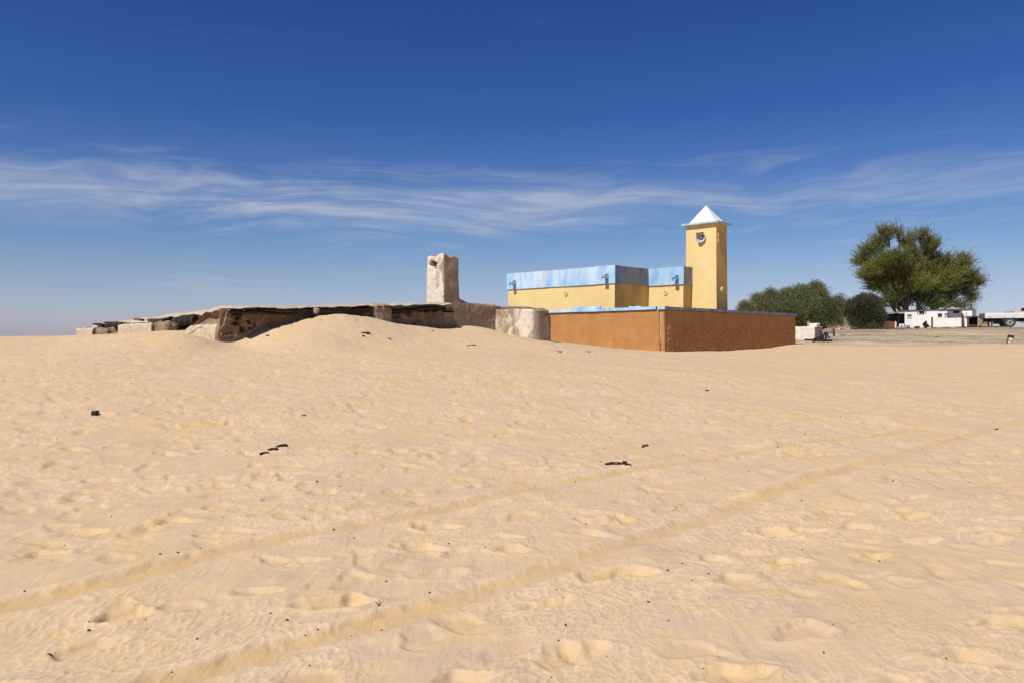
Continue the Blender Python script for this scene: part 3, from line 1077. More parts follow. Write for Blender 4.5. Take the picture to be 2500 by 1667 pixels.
# the loudspeaker that looks out of the minaret's window
hu, hz = MOSQ.on_v(1707.4, 580.5, TV0 - .2)
horn = thing('loudspeaker', 'grey metal horn loudspeaker in the square window of the minaret', 'loudspeaker', (*MOSQ.world(hu, TV0 + .05), hz), ROT + .33)
mm = Matrix.Rotation(math.radians(96), 4, 'X')
MB().lathe([(.285, .26), (.292, .25), (.27, .235), (.20, .13), (.135, .04), (.10, -.06), (.085, -.10), (.085, -.28), (.0, -.29)], mm, 28).build('bell', M['metal_grey'], horn, smooth=True)
MB().lathe([(.0, .17), (.035, .165), (.055, .12), (.075, .02), (.085, -.09)], mm, 20).build('throat_cone', M['metal_grey'], horn, smooth=True)
MB().tube([(.0, .2, -.03), (.0, .12, -.22), (.0, .12, -.30)], .02, 8).build('bracket', M['metal_grey'], horn)

# ------------------------------------------------------------------ the courtyard wall
yard = thing('courtyard_wall', 'brown rendered courtyard wall with blue coping in front of the mosque', 'wall', MB_ROOT, ROT)
CT = 3.34


def rough_foot(o, amp):
    """thrown render makes the lower half coarser"""
    me = o.data
    V = np.empty(len(me.vertices) * 3, np.float32)
    me.vertices.foreach_get('co', V)
    V = V.reshape(-1, 3).astype(float)
    k = sstep(2.35 + .25 * fbm3(V, .9, 2) - V[:, 2], 0, .25)
    nrm = np.zeros_like(V)
    return me, V, k


def render_panel(name, u0, u1, v0, v1, z0, z1, face, cell=.055, foot_amp=0.0, mat='brown'):
    """upright slab whose street face ('v' or 'u') is a fine lumpy grid"""
    lo, hi = np.array((u0, v0, z0)), np.array((u1, v1, z1))

    def fn(P, N):
        k = sstep(2.25 + .30 * fbm3(P * (1, 1, .3), .8, 3) - P[:, 2], -.05, .12) * foot_amp
        lump = np.maximum(fbm3(P, 9.5, 4, .65), -.15)
        return P + N * (k * lump)[:, None] + N * (.012 * fbm3(P + 9, 1.1, 2))[:, None]
    return mud_block(name, lo, hi, M[mat], yard, .025, cell, .006, 5.0, fn)


vj, _ = MOSQ.on_u(1823.5, 800, 0)
ua, _ = MOSQ.on_v(1610, 800, 0)
ub, _ = MOSQ.on_v(1613.5, 800, 0)
render_panel('wall_panel', -16.5, ua, 0.0, .22, .2, CT - .16, 'v', .09, .006)
render_panel('pilaster', ub, 0.0, -.012, .24, .2, CT - .155, 'v', .06, .006)
render_panel('wall_panel', -.22, -.004, .245, vj - .012, .2, CT - .16, 'u', .05, .042)
render_panel('wall_panel', -.222, -.006, vj + .012, 16.95, .2, CT - .165, 'u', .05, .042)
render_panel('wall_panel', -16.5, -16.28, .222, 16.5, .2, CT - .16, 'u', .4)
MB().box((-.20, vj - .03, .3), (-.03, vj + .03, CT - .17)).build('joint_filler', M['dark'], yard)
o = MB().box((ua - .005, .07, .3), (ub + .005, .2, CT - .16)).build('joint_filler', M['dark'], yard)
MB().box((ub - .035, -.004, 1.35), (ub + .012, .05, CT - .17)).build('mortar_strip', M['pale_block'], yard, wob=(.012, .3), cut=6)


def coping(u0, u1, v0, v1, z0, z1, mats, cut, wob):
    bm = prism([(u0, v0), (u1, v0), (u1, v1), (u0, v1)], z0, z1, .35)
    o = bm_obj('coping', bm, mats[0], yard, wob)
    return split_faces(o, mats, by_side)


ca, _ = MOSQ.on_v(1601.5, 745, -.09)
cb, _ = MOSQ.on_v(1605, 745, -.09)
coping(-16.6, ca, -.10, .30, CT - .16, CT, [M['blue_cop'], M['blue_cop_worn']], 0, (.013, 1.5))
coping(cb, .09, -.105, .30, CT - .155, CT + .02, [M['blue_cop'], M['blue_cop_worn']], 0, (.010, 1.0))
coping(-.30, .085, .305, 17.05, CT - .16, CT, [M['blue_cop_worn'], M['blue_cop_worn']], 0, (.020, 1.3))
# broken upstand lying on the coping
u0_, _ = MOSQ.on_v(1397, 750, .1)
u1_, _ = MOSQ.on_v(1466, 750, .1)
MB().box((u0_, .08, CT + .005), (u1_, .17, CT + .145)).build('coping_upstand', M['blue_cop'], yard, wob=(.02, .5), cut=5)
u0_, _ = MOSQ.on_v(1535, 750, .1)
u1_, _ = MOSQ.on_v(1566, 750, .1)
MB().box((u0_, .10, CT + .005), (u1_, .17, CT + .07)).build('coping_upstand', M['blue_cop'], yard, wob=(.02, .3), cut=5)

# ------------------------------------------------------------------ the mud house half buried in sand
RU = (RUIN.x, RUIN.y, 0.0)
ruin = thing('mud_house', 'half-buried mud house with a sagging earth roof and a tall broken corner pillar', 'house', RU, ROT)
on_u, on_v = RUIN.on_u, RUIN.on_v


def pits(P, N, spots, depth, axis):
    """broken-out hollows in a wall face: spots (a, z, ra, rz)"""
    k = np.zeros(len(P))
    a = P[:, 1] if axis == 'u' else P[:, 0]
    nz = .35 * fbm3(P, 6.0, 3)
    for s0, s1, r0, r1 in spots:
        q = np.sqrt(((a - s0) / r0) ** 2 + ((P[:, 2] - s1) / r1) ** 2) + nz
        k = np.maximum(k, 1 - sstep(q, .84, 1.0))
    f = np.clip(N[:, 0] if axis == 'u' else -N[:, 1], 0, 1)
    d = (k * depth * f)[:, None]
    return P - d * (np.array((1, 0, 0)) if axis == 'u' else np.array((0, -1, 0)))


def pit_list(pts, plane, val):
    out = []
    for px, py, rx, ry in pts:
        if plane == 'u':
            a, z = on_u(px, py, val)
            a2, _ = on_u(px + rx, py, val)
        else:
            a, z = on_v(px, py, val)
            a2, _ = on_v(px + rx, py, val)
        out.append((a, z, abs(a2 - a), ry / 65.0))
    return out


roof_line = lambda v: 2.69 + .049 * v
PB = pit_list([(546, 808, 17, 11), (530, 815, 8, 14), (593, 803, 7, 7), (609, 785, 5, 5), (580, 776, 9, 7), (575, 790, 12, 4), (610, 801, 6, 4), (622, 792, 4, 4)], 'u', 0)


def fn_b(P, N):
    P = pits(P, N, PB, .30, 'u')
    lump = fbm3(P, 15.0, 3, .7)
    f = np.clip(N[:, 0], 0, 1)
    P = P + (f * .034 * lump)[:, None] * np.array((1, 0, 0))
    top = sstep(P[:, 2], 2.1, 2.45)
    P[:, 2] += top * (.049 * (P[:, 1] - .0) - .02 + .05 * fbm3(P, 3.0, 3))
    # the corner leans back and is broken away towards its head
    P[:, 1] += sstep(P[:, 2], 1.4, 2.6) * .28 * (1 - sstep(P[:, 1], 0, .6))
    return P


def wash_b(P, N):
    return np.clip(.10 + .18 * fbm3(P, 1.3, 3), 0, .3)


vend, _ = on_u(944, 780, 0)
mud_block('wall', (-.55, 0, .7), (0, vend, 2.57), M['mud_rough'], ruin, .04, .036, .02, 2.0, fn_b, wash_b)
# lumpy pier between the two broken stretches
v0_, _ = on_u(905, 780, 0)
v1_, _ = on_u(958, 780, 0)
mud_block('pier', (-.6, v0_, .8), (.30, v1_ - .25, 3.06), M['mud'], ruin, .16, .05, .06, 2.6, None, lambda P, N: .15 + .1 * fbm3(P, 2, 2))
va1, za1 = on_u(764, 757, .2)
va2, _ = on_u(781, 757, .2)
mud_block('plaster_bulge', (-.5, va1, za1 - .22), (.27, va2, za1 + .06), M['mud'], ruin, .1, .05, .05, 3.5, None, lambda P, N: .15 + .1 * fbm3(P, 2, 2), 77.0)
v0_, _ = on_u(950, 780, 0)
v1_, _ = on_u(1084, 780, 0)
PC = pit_list([(1010, 793, 3, 9), (968, 771, 9, 6), (996, 763, 12, 4)], 'u', 0)


def fn_c(P, N):
    P = pits(P, N, PC, .22, 'u')
    f = np.clip(N[:, 0], 0, 1)
    P = P + (f * .036 * fbm3(P, 15, 3, .7))[:, None] * np.array((1, 0, 0))
    top = sstep(P[:, 2], 2.3, 2.7)
    P[:, 2] += top * (.12 * fbm3(P * (1, 1, .2), 3.2, 3) + .035 * (P[:, 1] - 9))
    return P


mud_block('wall', (-.55, v0_, .8), (.02, v1_, 2.80), M['mud_rough'], ruin, .05, .036, .02, 2.4, fn_c, wash_b, 5.0)
# high end wall that runs back to the annex
UR = -.28
vp, _ = on_u(1083, 740, UR)
ve, _ = on_u(1347, 760, UR)


def fn_r(P, N):
    t = P[:, 1]
    top = sstep(P[:, 2], 2.2, 3.0)
    P[:, 2] += top * (.30 * np.exp(-np.clip(t - vp - .9, 0, 99) / .35) * 1 - .012 * (t - vp) - .30 * sstep(t, ve - .75, ve + .1) ** 2 + .03 * fbm3(P, 1.5, 2))
    f = np.clip(N[:, 0], 0, 1)
    return P + (f * .022 * fbm3(P, 9.0, 4, .65))[:, None] * np.array((1, 0, 0))


mud_block('wall', (UR - .6, vp + .2, .8), (UR, ve, 3.27), M['mud'], ruin, .12, .05, .02, 1.6, fn_r, lambda P, N: np.clip(.06 + .08 * fbm3(P, .9, 3), 0, .3), 11.0)

# the tall corner pillar
pu0, _ = on_v(1041.5, 700, vp)
ph0, ph1 = .8, 5.43
v2_, _ = on_u(1120.5, 700, UR)
PP = [(pu0 + .42, 5.05, .30, .16), (pu0 + .60, 4.93, .13, .14)]


def fn_p(P, N):
    P = pits(P, N, PP, .42, 'v')
    top = sstep(P[:, 2], 4.7, 5.3)
    uu = (P[:, 0] - pu0) / (UR - pu0)
    vv_ = (P[:, 1] - vp) / (v2_ - vp)
    notch = -.11 * np.exp(-((uu - .55) / .13) ** 2) * (1 - vv_) - .07 * np.exp(-((vv_ - .42) / .12) ** 2) + .04 * np.exp(-((uu - .9) / .2) ** 2 - (vv_ / .35) ** 2) - .10 * sstep(vv_, .5, 1)
    P[:, 2] += top * (notch + .04 * fbm3(P, 5, 3))
    k = 1.0 + .02 * np.sin((P[:, 2] - 2.4) * 1.1) - .02 * sstep(P[:, 2], 3, 5.4)
    c = np.array(((pu0 + UR) / 2, (vp + v2_) / 2))
    P[:, :2] = c + (P[:, :2] - c) * k[:, None]
    flare = np.exp(-np.clip(P[:, 2] - 3.2, 0, 9) / .18) * .25
    P[:, 1] += np.where(N[:, 1] > .5, flare, 0)
    return P


def wash_p(P, N):
    front = np.clip(-N[:, 1], 0, 1)
    return np.clip(.06 + front * (.52 + .30 * fbm3(P * (1, 1, .5), 1.7, 3)) + .05 * fbm3(P, 3, 2), 0, 1)


mud_block('pillar', (pu0, vp, ph0), (UR + .004, v2_, ph1), M['mud'], ruin, .05, .045, .018, 1.7, fn_p, wash_p, 3.0)
MB().tube([(pu0 + .28, vp + .12, 5.13), (pu0 + .66, vp + .16, 5.06)], .055, 7).build('pillar_lintel', M['old_wood'], ruin)

# annex with rounded corner and limewash left on its front
va, _ = on_u(1210, 780, UR)
ax1, _ = on_v(1303, 780, va)
vb_, _ = on_u(1341, 780, ax1)


def fn_x(P, N):
    Rc = .42
    ex, ey = P[:, 0] - (ax1 - Rc), (va + Rc) - P[:, 1]
    inside = (ex > 0) & (ey > 0)
    m_ = np.maximum(np.maximum(ex, ey), 1e-6)
    sc_ = np.where(inside, m_ / np.maximum(np.hypot(ex, ey), 1e-6), 1.0)
    P[:, 0] = np.where(inside, ax1 - Rc + ex * sc_, P[:, 0])
    P[:, 1] = np.where(inside, va + Rc - ey * sc_, P[:, 1])
    P[:, :2] += (N[:, :2]) * (.06 * sstep(2.9 - P[:, 2], 0, 1.5))[:, None]
    crack = np.exp(-((P[:, 0] - 1.05 - .05 * np.sin(P[:, 2] * 5)) / .025) ** 2) * np.clip(-N[:, 1], 0, 1)
    return P + (crack * .03)[:, None] * np.array((0, 1, 0)) - np.array((0, 0, 1)) * (.07 * sstep(P[:, 2], 2.6, 3) * sstep(P[:, 0], 1.2, ax1))[:, None]


def wash_x(P, N):
    front = np.clip(-N[:, 1], 0, 1)
    patch = np.exp(-((P[:, 0] - 1.80 - .22 * fbm3(P, 2.2, 3)) / .30) ** 2 - ((P[:, 2] - 2.30 + .2 * fbm3(P + 4, 2, 2)) / .62) ** 2)
    return np.clip(front * (.50 + .16 * fbm3(P, 1.6, 3)) + .9 * patch * sstep(front, .25, .7), 0, 1) + .05


mud_block('annex', (UR - .1, va, .7), (ax1, vb_, 3.02), M['mud'], ruin, .07, .045, .014, 2.2, fn_x, wash_x, 21.0)
MB().bar((ax1 - .08, vb_ - .22, 2.72), (ax1 + .20, vb_ - .25, 2.70), .09, .05).build('drain_stub', M['old_wood'], ruin, bevel=.008)

# walls of the sunlit side, mostly drowned in sand
c0, _ = on_v(452, 800, 0)


def fn_k(P, N):
    top = sstep(P[:, 2], 1.9, 2.4)
    P[:, 2] += top * (-.55 * sstep(-P[:, 0], .9, 2.6) - .10 + .07 * fbm3(P, 3.5, 4))
    P = P + (np.clip(-N[:, 1], 0, 1) * sstep(P[:, 2], 2.0, 2.25) * .14)[:, None] * np.array((0, 1, 0))
    P[:, 1] += np.where(N[:, 1] < -.5, sstep(P[:, 2], 1.5, 2.7) * .12, 0)
    return P


mud_block('wall', (c0, -.02, .7), (-.06, .5, 2.66), M['mud_rough'], ruin, .06, .055, .03, 2.6, fn_k,
          lambda P, N: np.clip(-N[:, 1], 0, 1) * np.where(P[:, 0] < -.28, 1, 0) * (1 - sstep(P[:, 2], 1.98, 2.2)) * .95 + .15, 31.0)


def wall_stump(px0, px1, py_top, name='wall_stump', seed=0.0, lean=.10, raw=.45):
    a, z = on_v(px0, py_top, 0)
    b, _ = on_v(px1, py_top, 0)

    def fn(P, N):
        top = sstep(P[:, 2], z - .35, z)
        P[:, 2] += top * .05 * fbm3(P + seed, 2.2, 3)
        P = P + (np.clip(N[:, 0], 0, 1) * .10 * fbm3(P + seed, 6, 4))[:, None] * np.array((1, 0, 0))
        return P
    mud_block(name, (a, 0, .7), (b, .5, z), M['mud_rough'], ruin, .05, .05, .015, 3, fn,
              lambda P, N: np.where(N[:, 0] > .6, .0, .95) * np.where(N[:, 1] < -.3, 1, .6), seed)
    return a, b, z


wall_stump(186, 226, 801.5, seed=41)
wall_stump(287, 369, 792, seed=47)
# raw broken core beside the stumps
for px0, px1, pyt, dv, sd in ((226, 256, 803, .12, 51), (369, 404, 787, .16, 57), (256, 292, 812, .2, 59)):
    a, z = on_v(px0, pyt, dv)
    b, _ = on_v(px1, pyt, dv)
    mud_block('broken_core', (a, dv, .7), (b, dv + .55, z), M['raw_mud'], ruin, .18, .05, .08, 3.2, None, None, sd)

# the earth roof with its crumbling sunlit edge
ru0, _ = on_v(222, 791, .85)
nu, nv = 150, 130
uu = np.linspace(ru0, .22, nu)
vv2 = np.linspace(.80, vp + .1, nv)
UU, VV = np.meshgrid(uu, vv2, indexing='ij')


def roof_z(u, v):
    return roof_line(v) + .036 * np.clip(u, -13, 1)


edge = np.minimum(np.minimum(.22 - UU, VV - .80), UU - ru0)
ed = 1 - sstep(edge, 0, .42)
drop_ = np.where((VV - .80) < (.22 - UU), .26, .10)
RZ = roof_z(UU, VV) + .10 * sstep(-UU, 0, 2) * (1 - sstep(VV, 1, 4)) - drop_ * ed ** 1.6 + .035 * fbm2(UU / .5, VV / .5, 3) + .05 * fbm2(UU / 2.2, VV / 2.2, 2) + .02
top = np.stack([UU.ravel(), VV.ravel(), RZ.ravel()], 1)
jag = .06 * fbm2(UU / .35, VV / .35, 3).ravel() * (ed.ravel() > .9)
top[:, 0] += jag
top[:, 1] += jag
bot = top.copy()
bot[:, 2] = bot[:, 2] - .03 - .05 * (1 - ed.ravel())
I = np.arange(nu * nv).reshape(nu, nv)
q = np.stack([I[:-1, :-1], I[1:, :-1], I[1:, 1:], I[:-1, 1:]], -1).reshape(-1, 4)
per = np.concatenate([I[:, 0], I[-1, 1:], I[-2::-1, -1], I[0, -2:0:-1]])
n0 = nu * nv
sideq = np.stack([per, np.roll(per, -1), np.roll(per, -1) + n0, per + n0], 1)[:, ::-1]
roof = link('roof', mesh_np('roof', np.concatenate([top, bot]), np.concatenate([q, q[:, ::-1] + n0, sideq]), True), M['roof_earth'], ruin)

# white gravel along the roof's edge
rng = np.random.RandomState(5)


def stones(n, where, size):
    """n small angular stones; where(k) gives centres"""
    octa = np.array([(1, 0, 0), (0, 1, 0), (-1, 0, 0), (0, -1, 0), (0, 0, 1), (0, 0, -1)], float)
    fq = np.array([(0, 1, 4), (1, 2, 4), (2, 3, 4), (3, 0, 4), (1, 0, 5), (2, 1, 5), (3, 2, 5), (0, 3, 5)])
    P = where(n)
    s = size * (.5 + rng.rand(len(P), 1, 1)) * (.7 + .6 * rng.rand(len(P), 1, 3))
    ang = rng.rand(len(P)) * 6.28
    V = octa[None] * s * (.8 + .4 * rng.rand(len(P), 6, 1))
    x, y = V[..., 0] * np.cos(ang)[:, None] - V[..., 1] * np.sin(ang)[:, None], V[..., 0] * np.sin(ang)[:, None] + V[..., 1] * np.cos(ang)[:, None]
    V = np.stack([x, y, V[..., 2] * .7], -1) + P[:, None]
    return V.reshape(-1, 3), (fq[None] + 6 * np.arange(len(P))[:, None, None]).reshape(-1, 3)


def on_roof(n):
    k = rng.randint(0, len(top), 9 * n)
    k = k[(edge.ravel()[k] < .9)][:n]
    return top[k] + (0, 0, .005)


sv, sf = stones(5200, on_roof, .013)
o = link('roof_gravel', mesh_np('roof_gravel', sv, sf), M['roof_stone'], ruin)
o['kind'] = 'stuff'


def along_b(pts, u):
    out = []
    for px, py in pts:
        v_, z_ = on_u(px, py, u)
        out.append((u, v_, z_))
    return out


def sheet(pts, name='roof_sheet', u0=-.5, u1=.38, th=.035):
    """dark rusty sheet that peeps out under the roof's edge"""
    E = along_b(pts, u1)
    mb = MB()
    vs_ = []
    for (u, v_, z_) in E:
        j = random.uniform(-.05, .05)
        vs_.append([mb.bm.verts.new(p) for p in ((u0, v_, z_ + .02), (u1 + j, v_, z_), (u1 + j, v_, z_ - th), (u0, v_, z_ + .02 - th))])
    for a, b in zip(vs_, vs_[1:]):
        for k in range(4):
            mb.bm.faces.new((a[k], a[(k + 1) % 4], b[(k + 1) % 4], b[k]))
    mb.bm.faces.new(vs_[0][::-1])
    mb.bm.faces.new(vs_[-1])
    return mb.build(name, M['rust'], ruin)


def dense(pts, n):
    out = []
    for (x0, y0), (x1, y1) in zip(pts, pts[1:]):
        out += [(x0 + (x1 - x0) * k / n, y0 + (y1 - y0) * k / n + random.uniform(-.35, .35)) for k in range(n)]
    return out + [pts[-1]]


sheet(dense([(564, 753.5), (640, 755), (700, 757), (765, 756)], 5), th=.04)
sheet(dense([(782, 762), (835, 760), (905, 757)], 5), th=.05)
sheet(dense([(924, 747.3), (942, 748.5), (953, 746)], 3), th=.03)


def log(pts, rad, u, name='roof_log', n=8):
    P = along_b(pts, u)
    return MB().tube(P, [rad * random.uniform(.9, 1.1) for _ in P], n).build(name, M['old_wood'], ruin, smooth=True, wob=(.012, .25))


log([(567, 761), (600, 763), (640, 764), (690, 766), (740, 767.5), (760, 768), (772, 771), (778, 778)], .056, .30)
log([(569, 769), (585, 769.5), (590, 771)], .05, .12)
log([(762, 770), (773, 778), (785, 781)], .055, .28)
log([(775, 766), (790, 764.5), (840, 763.5), (880, 761.5), (902, 759)], .055, .28)
log([(952, 754), (1000, 750), (1040, 746.5), (1064, 746), (1076, 748.5)], .055, .30)
log([(955, 760), (1010, 757), (1050, 753), (1084, 751.5)], .055, .24)
log([(953, 765), (975, 764), (1000, 762)], .05, .10)
for k, (px, py) in enumerate(((1087, 754), (1093, 761))):
    v_, z_ = on_u(px, py, .1)
    MB().bar((-.35, v_ - .05, z_ + .02), (.42, v_ + .06, z_ - .01), .13, .10).build('beam_end', M['old_wood'], ruin, bevel=.012)

# round roof logs seen end-on in the openings of the sunlit side
for (pa, ya, pb, yb, n, rad) in ((262, 798, 288, 797, 3, .19), (240, 800, 258, 799, 2, .16), (392, 789, 466, 780.5, 6, .20)):
    for k in range(n):
        t = k / max(1, n - 1)
        u_, z_ = on_v(pa + (pb - pa) * t, ya + (yb - ya) * t + random.uniform(-.6, .6), .62)
        rr_ = rad * random.uniform(.85, 1.12)
        MB().tube([(u_, .60, z_), (u_, .64, z_), (u_ + .04, .8, z_ + .01), (u_ + .1, 2.4, z_ + .03)], [rr_ * .55, rr_ * .93, rr_, rr_], 14).build('roof_log', M['old_wood'], ruin, smooth=True, wob=(.02, .3))
# curling sheets and broken boards on that side
for pts in ([(226, 790.5), (240, 792.5), (256, 792), (268, 789.5)], [(254, 787.5), (262, 791.5), (282, 791), (313, 789)], [(400, 781), (412, 776.5), (424, 777.5), (444, 776.5)], [(446, 779), (462, 773.5), (480, 771.5), (528, 768)]):
    mb, vs_ = MB(), []
    P = dense(pts, 5)
    for px, py in P:
        u_, z_ = on_v(px, py, .72)
        j_ = random.uniform(-.06, .06)
        vs_.append([mb.bm.verts.new(p) for p in ((u_, .68 + j_, z_ + j_ * .4), (u_, 1.5, z_ + .06), (u_, 1.5, z_ + .03), (u_, .68 + j_, z_ + j_ * .4 - .022))])
    for a, b in zip(vs_, vs_[1:]):
        for k in range(4):
            mb.bm.faces.new((a[k], a[(k + 1) % 4], b[(k + 1) % 4], b[k]))
    mb.bm.faces.new(vs_[0][::-1])
    mb.bm.faces.new(vs_[-1])
    mb.build('roof_sheet', M['rust'], ruin)
for (a, b, wd, mt) in (((331, 780), (343, 782.5), .16, 'red_brown'), ((330, 786.5), (372, 785), .05, 'pale_block'), ((335, 789.5), (370, 788), .13, 'red_brown'), ((369, 781.5), (401, 780.5), .15, 'plank'),
                       ((398, 780), (414, 774.5), .11, 'plank'), ((366, 787), (381, 782), .05, 'pale_block'), ((466, 771.5), (472, 769.5), .10, 'plank'), ((507, 770), (514, 766), .12, 'plank')):
    (u0_, z0_), (u1_, z1_) = on_v(*a, .55), on_v(*b, .55)
    MB().bar((u0_, .46 + .1 * random.random(), z0_), (u1_, .62, z1_ + random.uniform(-.03, .03)), .2, wd * .55, random.uniform(-.5, .3)).build('broken_board', M[mt], ruin, wob=(.015, .25), cut=3)
# sand and rubble floor that closes the dark rooms at the back
for (ua_, va_, ub_, vb2) in ((-1.3, .9, -1.3, vp), (ru0 + .2, 3.2, -1.5, 3.2)):
    mb = MB()
    lo_, hi_ = [], []
    for k in range(13):
        t = k / 12
        u_, v_ = ua_ + (ub_ - ua_) * t, va_ + (vb2 - va_) * t
        zt = float(roof_z(np.array(u_), np.array(v_))) - .06
        for dst, du in ((lo_, 0), (hi_, .2)):
            a_ = (u_ - du, v_) if ua_ == ub_ else (u_, v_ + du)
            dst.append((mb.bm.verts.new((*a_, .6)), mb.bm.verts.new((*a_, zt))))
    for k in range(12):
        for s_ in (lo_, hi_):
            mb.bm.faces.new((s_[k][0], s_[k + 1][0], s_[k + 1][1], s_[k][1]))
        mb.bm.faces.new((lo_[k][1], lo_[k + 1][1], hi_[k + 1][1], hi_[k][1]))
    mb.build('inner_wall', M['raw_mud'], ruin)

# ------------------------------------------------------------------ the white house on the roadside bank
_p = at(2192, 800, 96.0)
WH = Frame(_p.x, _p.y)


def Z5(x, y):
    """point of the enlarged right-hand view in photo pixels"""
    return 2150 + x / 6.72, 720 + y / 6.72


def wh(x, y, v=0.0):
    return WH.on_v(*Z5(x, y), v)


house = thing('white_house', 'low whitewashed flat-roofed house under the big tree', 'house', (WH.x, WH.y, 0), ROT)
W1 = wh(1500, 400)[0]
ZW = wh(290, 262)[1]
wins = [(325, 330, 392, 382, 'glass_dark'), (437, 325, 508, 381, 'glass_pale'), (628, 268, 716, 316, 'glass_dark'), (936, 308, 1006, 362, 'glass_dark'), (1048, 305, 1122, 362, 'glass_pale'), (1188, 264, 1294, 300, 'glass_dark'), (312, 428, 382, 474, 'glass_dark')]
holes = []
for a, b, c, d_, m_ in wins:
    (ua_, zt), (ub_, zb) = wh(a, b), wh(c, d_)
    holes.append((ua_, ub_, zb, zt))
mb = MB()
holed_wall(mb, 0.0, W1, 1.8, ZW, holes, 0.0, .16)
bm = mb.bm
v = [bm.verts.new(p) for p in ((0, 0, 1.8), (W1, 0, 1.8), (W1, 2.0, 1.8), (0, 2.0, 1.8), (0, 0, ZW), (W1, 0, ZW), (W1, 2.0, ZW), (0, 2.0, ZW))]
for f in ((1, 2, 6, 5), (2, 3, 7, 6), (3, 0, 4, 7), (4, 5, 6, 7)):
    bm.faces.new([v[i] for i in f])
bmesh.ops.remove_doubles(bm, verts=bm.verts[:], dist=.001)
mb.build('wall', M['house_white'], house)
for h_, wn in zip(holes, wins):
    o = MB().box((h_[0] - .02, .13, h_[2] - .02), (h_[1] + .02, .15, h_[3] + .02)).build('window', M[wn[4]], house)
    fr = MB()
    fr.box((h_[0] - .03, -.03, h_[2] - .05), (h_[1] + .03, .02, h_[2] - .003))
    fr.box(((h_[0] + h_[1]) / 2 - .012, .09, h_[2]), ((h_[0] + h_[1]) / 2 + .012, .12, h_[3]))
    fr.build('window_frame', M['frame'], o)
for a, c in ((600, 613), (734, 747)):
    (ua_, zt), (ub_, zb) = wh(a, 274), wh(c, 308)
    MB().box((ua_, -.10, zb), (ub_, -.02, zt)).build('shutter', M['frame'], house)
k = MB()
n = 9
for i in range(n):
    a, b = W1 * i / n, W1 * (i + 1) / n
    dz = random.uniform(-.03, .04)
    MB().box((a + .01 - .08 * (i == 0), -.14, ZW - .02 + dz), (b - .01 + .05 * (i == n - 1), 1.2, ZW + .055 + dz)).build('roof_board', M['plank'], house)
(ua_, za_), (ub_, zb_) = wh(1160, 262), wh(1312, 240)
MB().bar(((ua_ + ub_) / 2 - .9, -.35, za_ + .02), ((ua_ + ub_) / 2 + .65, -.35, za_ + .05), .55, .05, .25).build('awning', M['plank'], house)
u_, z_ = wh(1472, 215)
MB().tube([(u_, .3, z_ - .3), (u_, .3, wh(1472, 170)[1])], .075, 10).build('vent_pipe', M['truck_dark'], house)
u_, z_ = wh(1395, 230)
MB().tube([(u_, .2, z_ - .1), (u_, .2, z_ + .85)], .02, 6).build('antenna_mast', M['tin'], house)
(ua_, za_), (ub_, zb_) = wh(1345, 312), wh(1372, 520)
MB().bar((ua_, -.12, za_), (ub_, -.5, zb_), .22, .10).build('door_leaf', M['plank'], house, bevel=.01)
ja, jb = wh(1325, 315), wh(1345, 520)
MB().box((ja[0], -.04, jb[1]), (jb[0], -.005, ja[1])).build('door_jamb', M['red_brown'], house)
(ua_, za_), (ub_, zb_) = wh(1407, 292), wh(1407, 382)
MB().tube([(ua_, -.08, za_), (ua_, -.08, zb_)], .04, 8).tube([(ua_ - .35, -.06, za_ - .5), (ua_, -.08, za_ - .5)], .03, 8).build('drain_pipe', M['frame'], house)
# stand-alone things before the house front
def gw(px, y, dz=0.0):
    x = (px - 1250.0) / F * y
    return Vector((x, y, gz(x, y) + dz))


def drop(o):
    return o


c_ = gw(2150 + 434 / 6.72, 90.5)
t_ = thing('grey_crate', 'small grey crate standing against the white house under its windows', 'crate', c_, ROT)
MB().box((-.25, -.22, 0), (.25, .22, .52)).build('body', M['grey_box'], t_, bevel=.02)
for i in range(3):
    MB().box((-.20, -.235, .08 + .14 * i), (.20, -.222, .17 + .14 * i)).build('front_slat', M['frame'], t_)
c_ = gw(2150 + 360 / 6.72, 89.5)
t_ = thing('low_trough', 'low grey trough lying beside the crate at the white house', 'trough', c_, ROT)
MB().box((-.50, -.22, 0), (.50, -.16, .30)).box((-.50, .16, 0), (.50, .22, .30)).box((-.50, -.159, 0), (-.44, .159, .298)).box((.44, -.159, 0), (.50, .159, .298)).build('rim', M['grey_box'], t_)
MB().box((-.44, -.158, .01), (.44, .158, .08)).build('bottom', M['grey_cement'], t_)
c_ = gw(2150 + 347 / 6.72, 91.0, .42)
t_ = thing('wall_cistern', 'small white box with a dark round hole under the house window', 'box', c_, ROT)
MB().box((-.26, -.15, -.42), (.26, .15, .24)).build('body', M['house_white'], t_, bevel=.02)
MB().lathe([(.10, -.162), (.10, -.145), (.001, -.145)], Matrix.Rotation(math.radians(90), 4, 'X') @ Matrix.Translation((0, 0, .32)), 16).build('round_hole', M['dark'], t_)
# posts
for px, ya, h_, wd, mt, lb in ((2150 + 841 / 6.72, 84.0, 1.28, .17, 'red_brown', 'brown wooden post standing alone in front of the white house'),
                           (2150 + 248 / 6.72, 86.0, 0.86, .16, 'pale_block', 'short pale post at the corner of the white house')):
    c_ = gw(px, ya, -.1)
    o = MB().box((-wd / 2, -wd / 2, 0), (wd / 2, wd / 2, h_), None, .9).build('wooden_post', M[mt], None, bevel=.012, wob=(.012, .4))
    o.location, o.rotation_euler = c_, (0, .02, ROT)
    tag(o, lb, 'post')

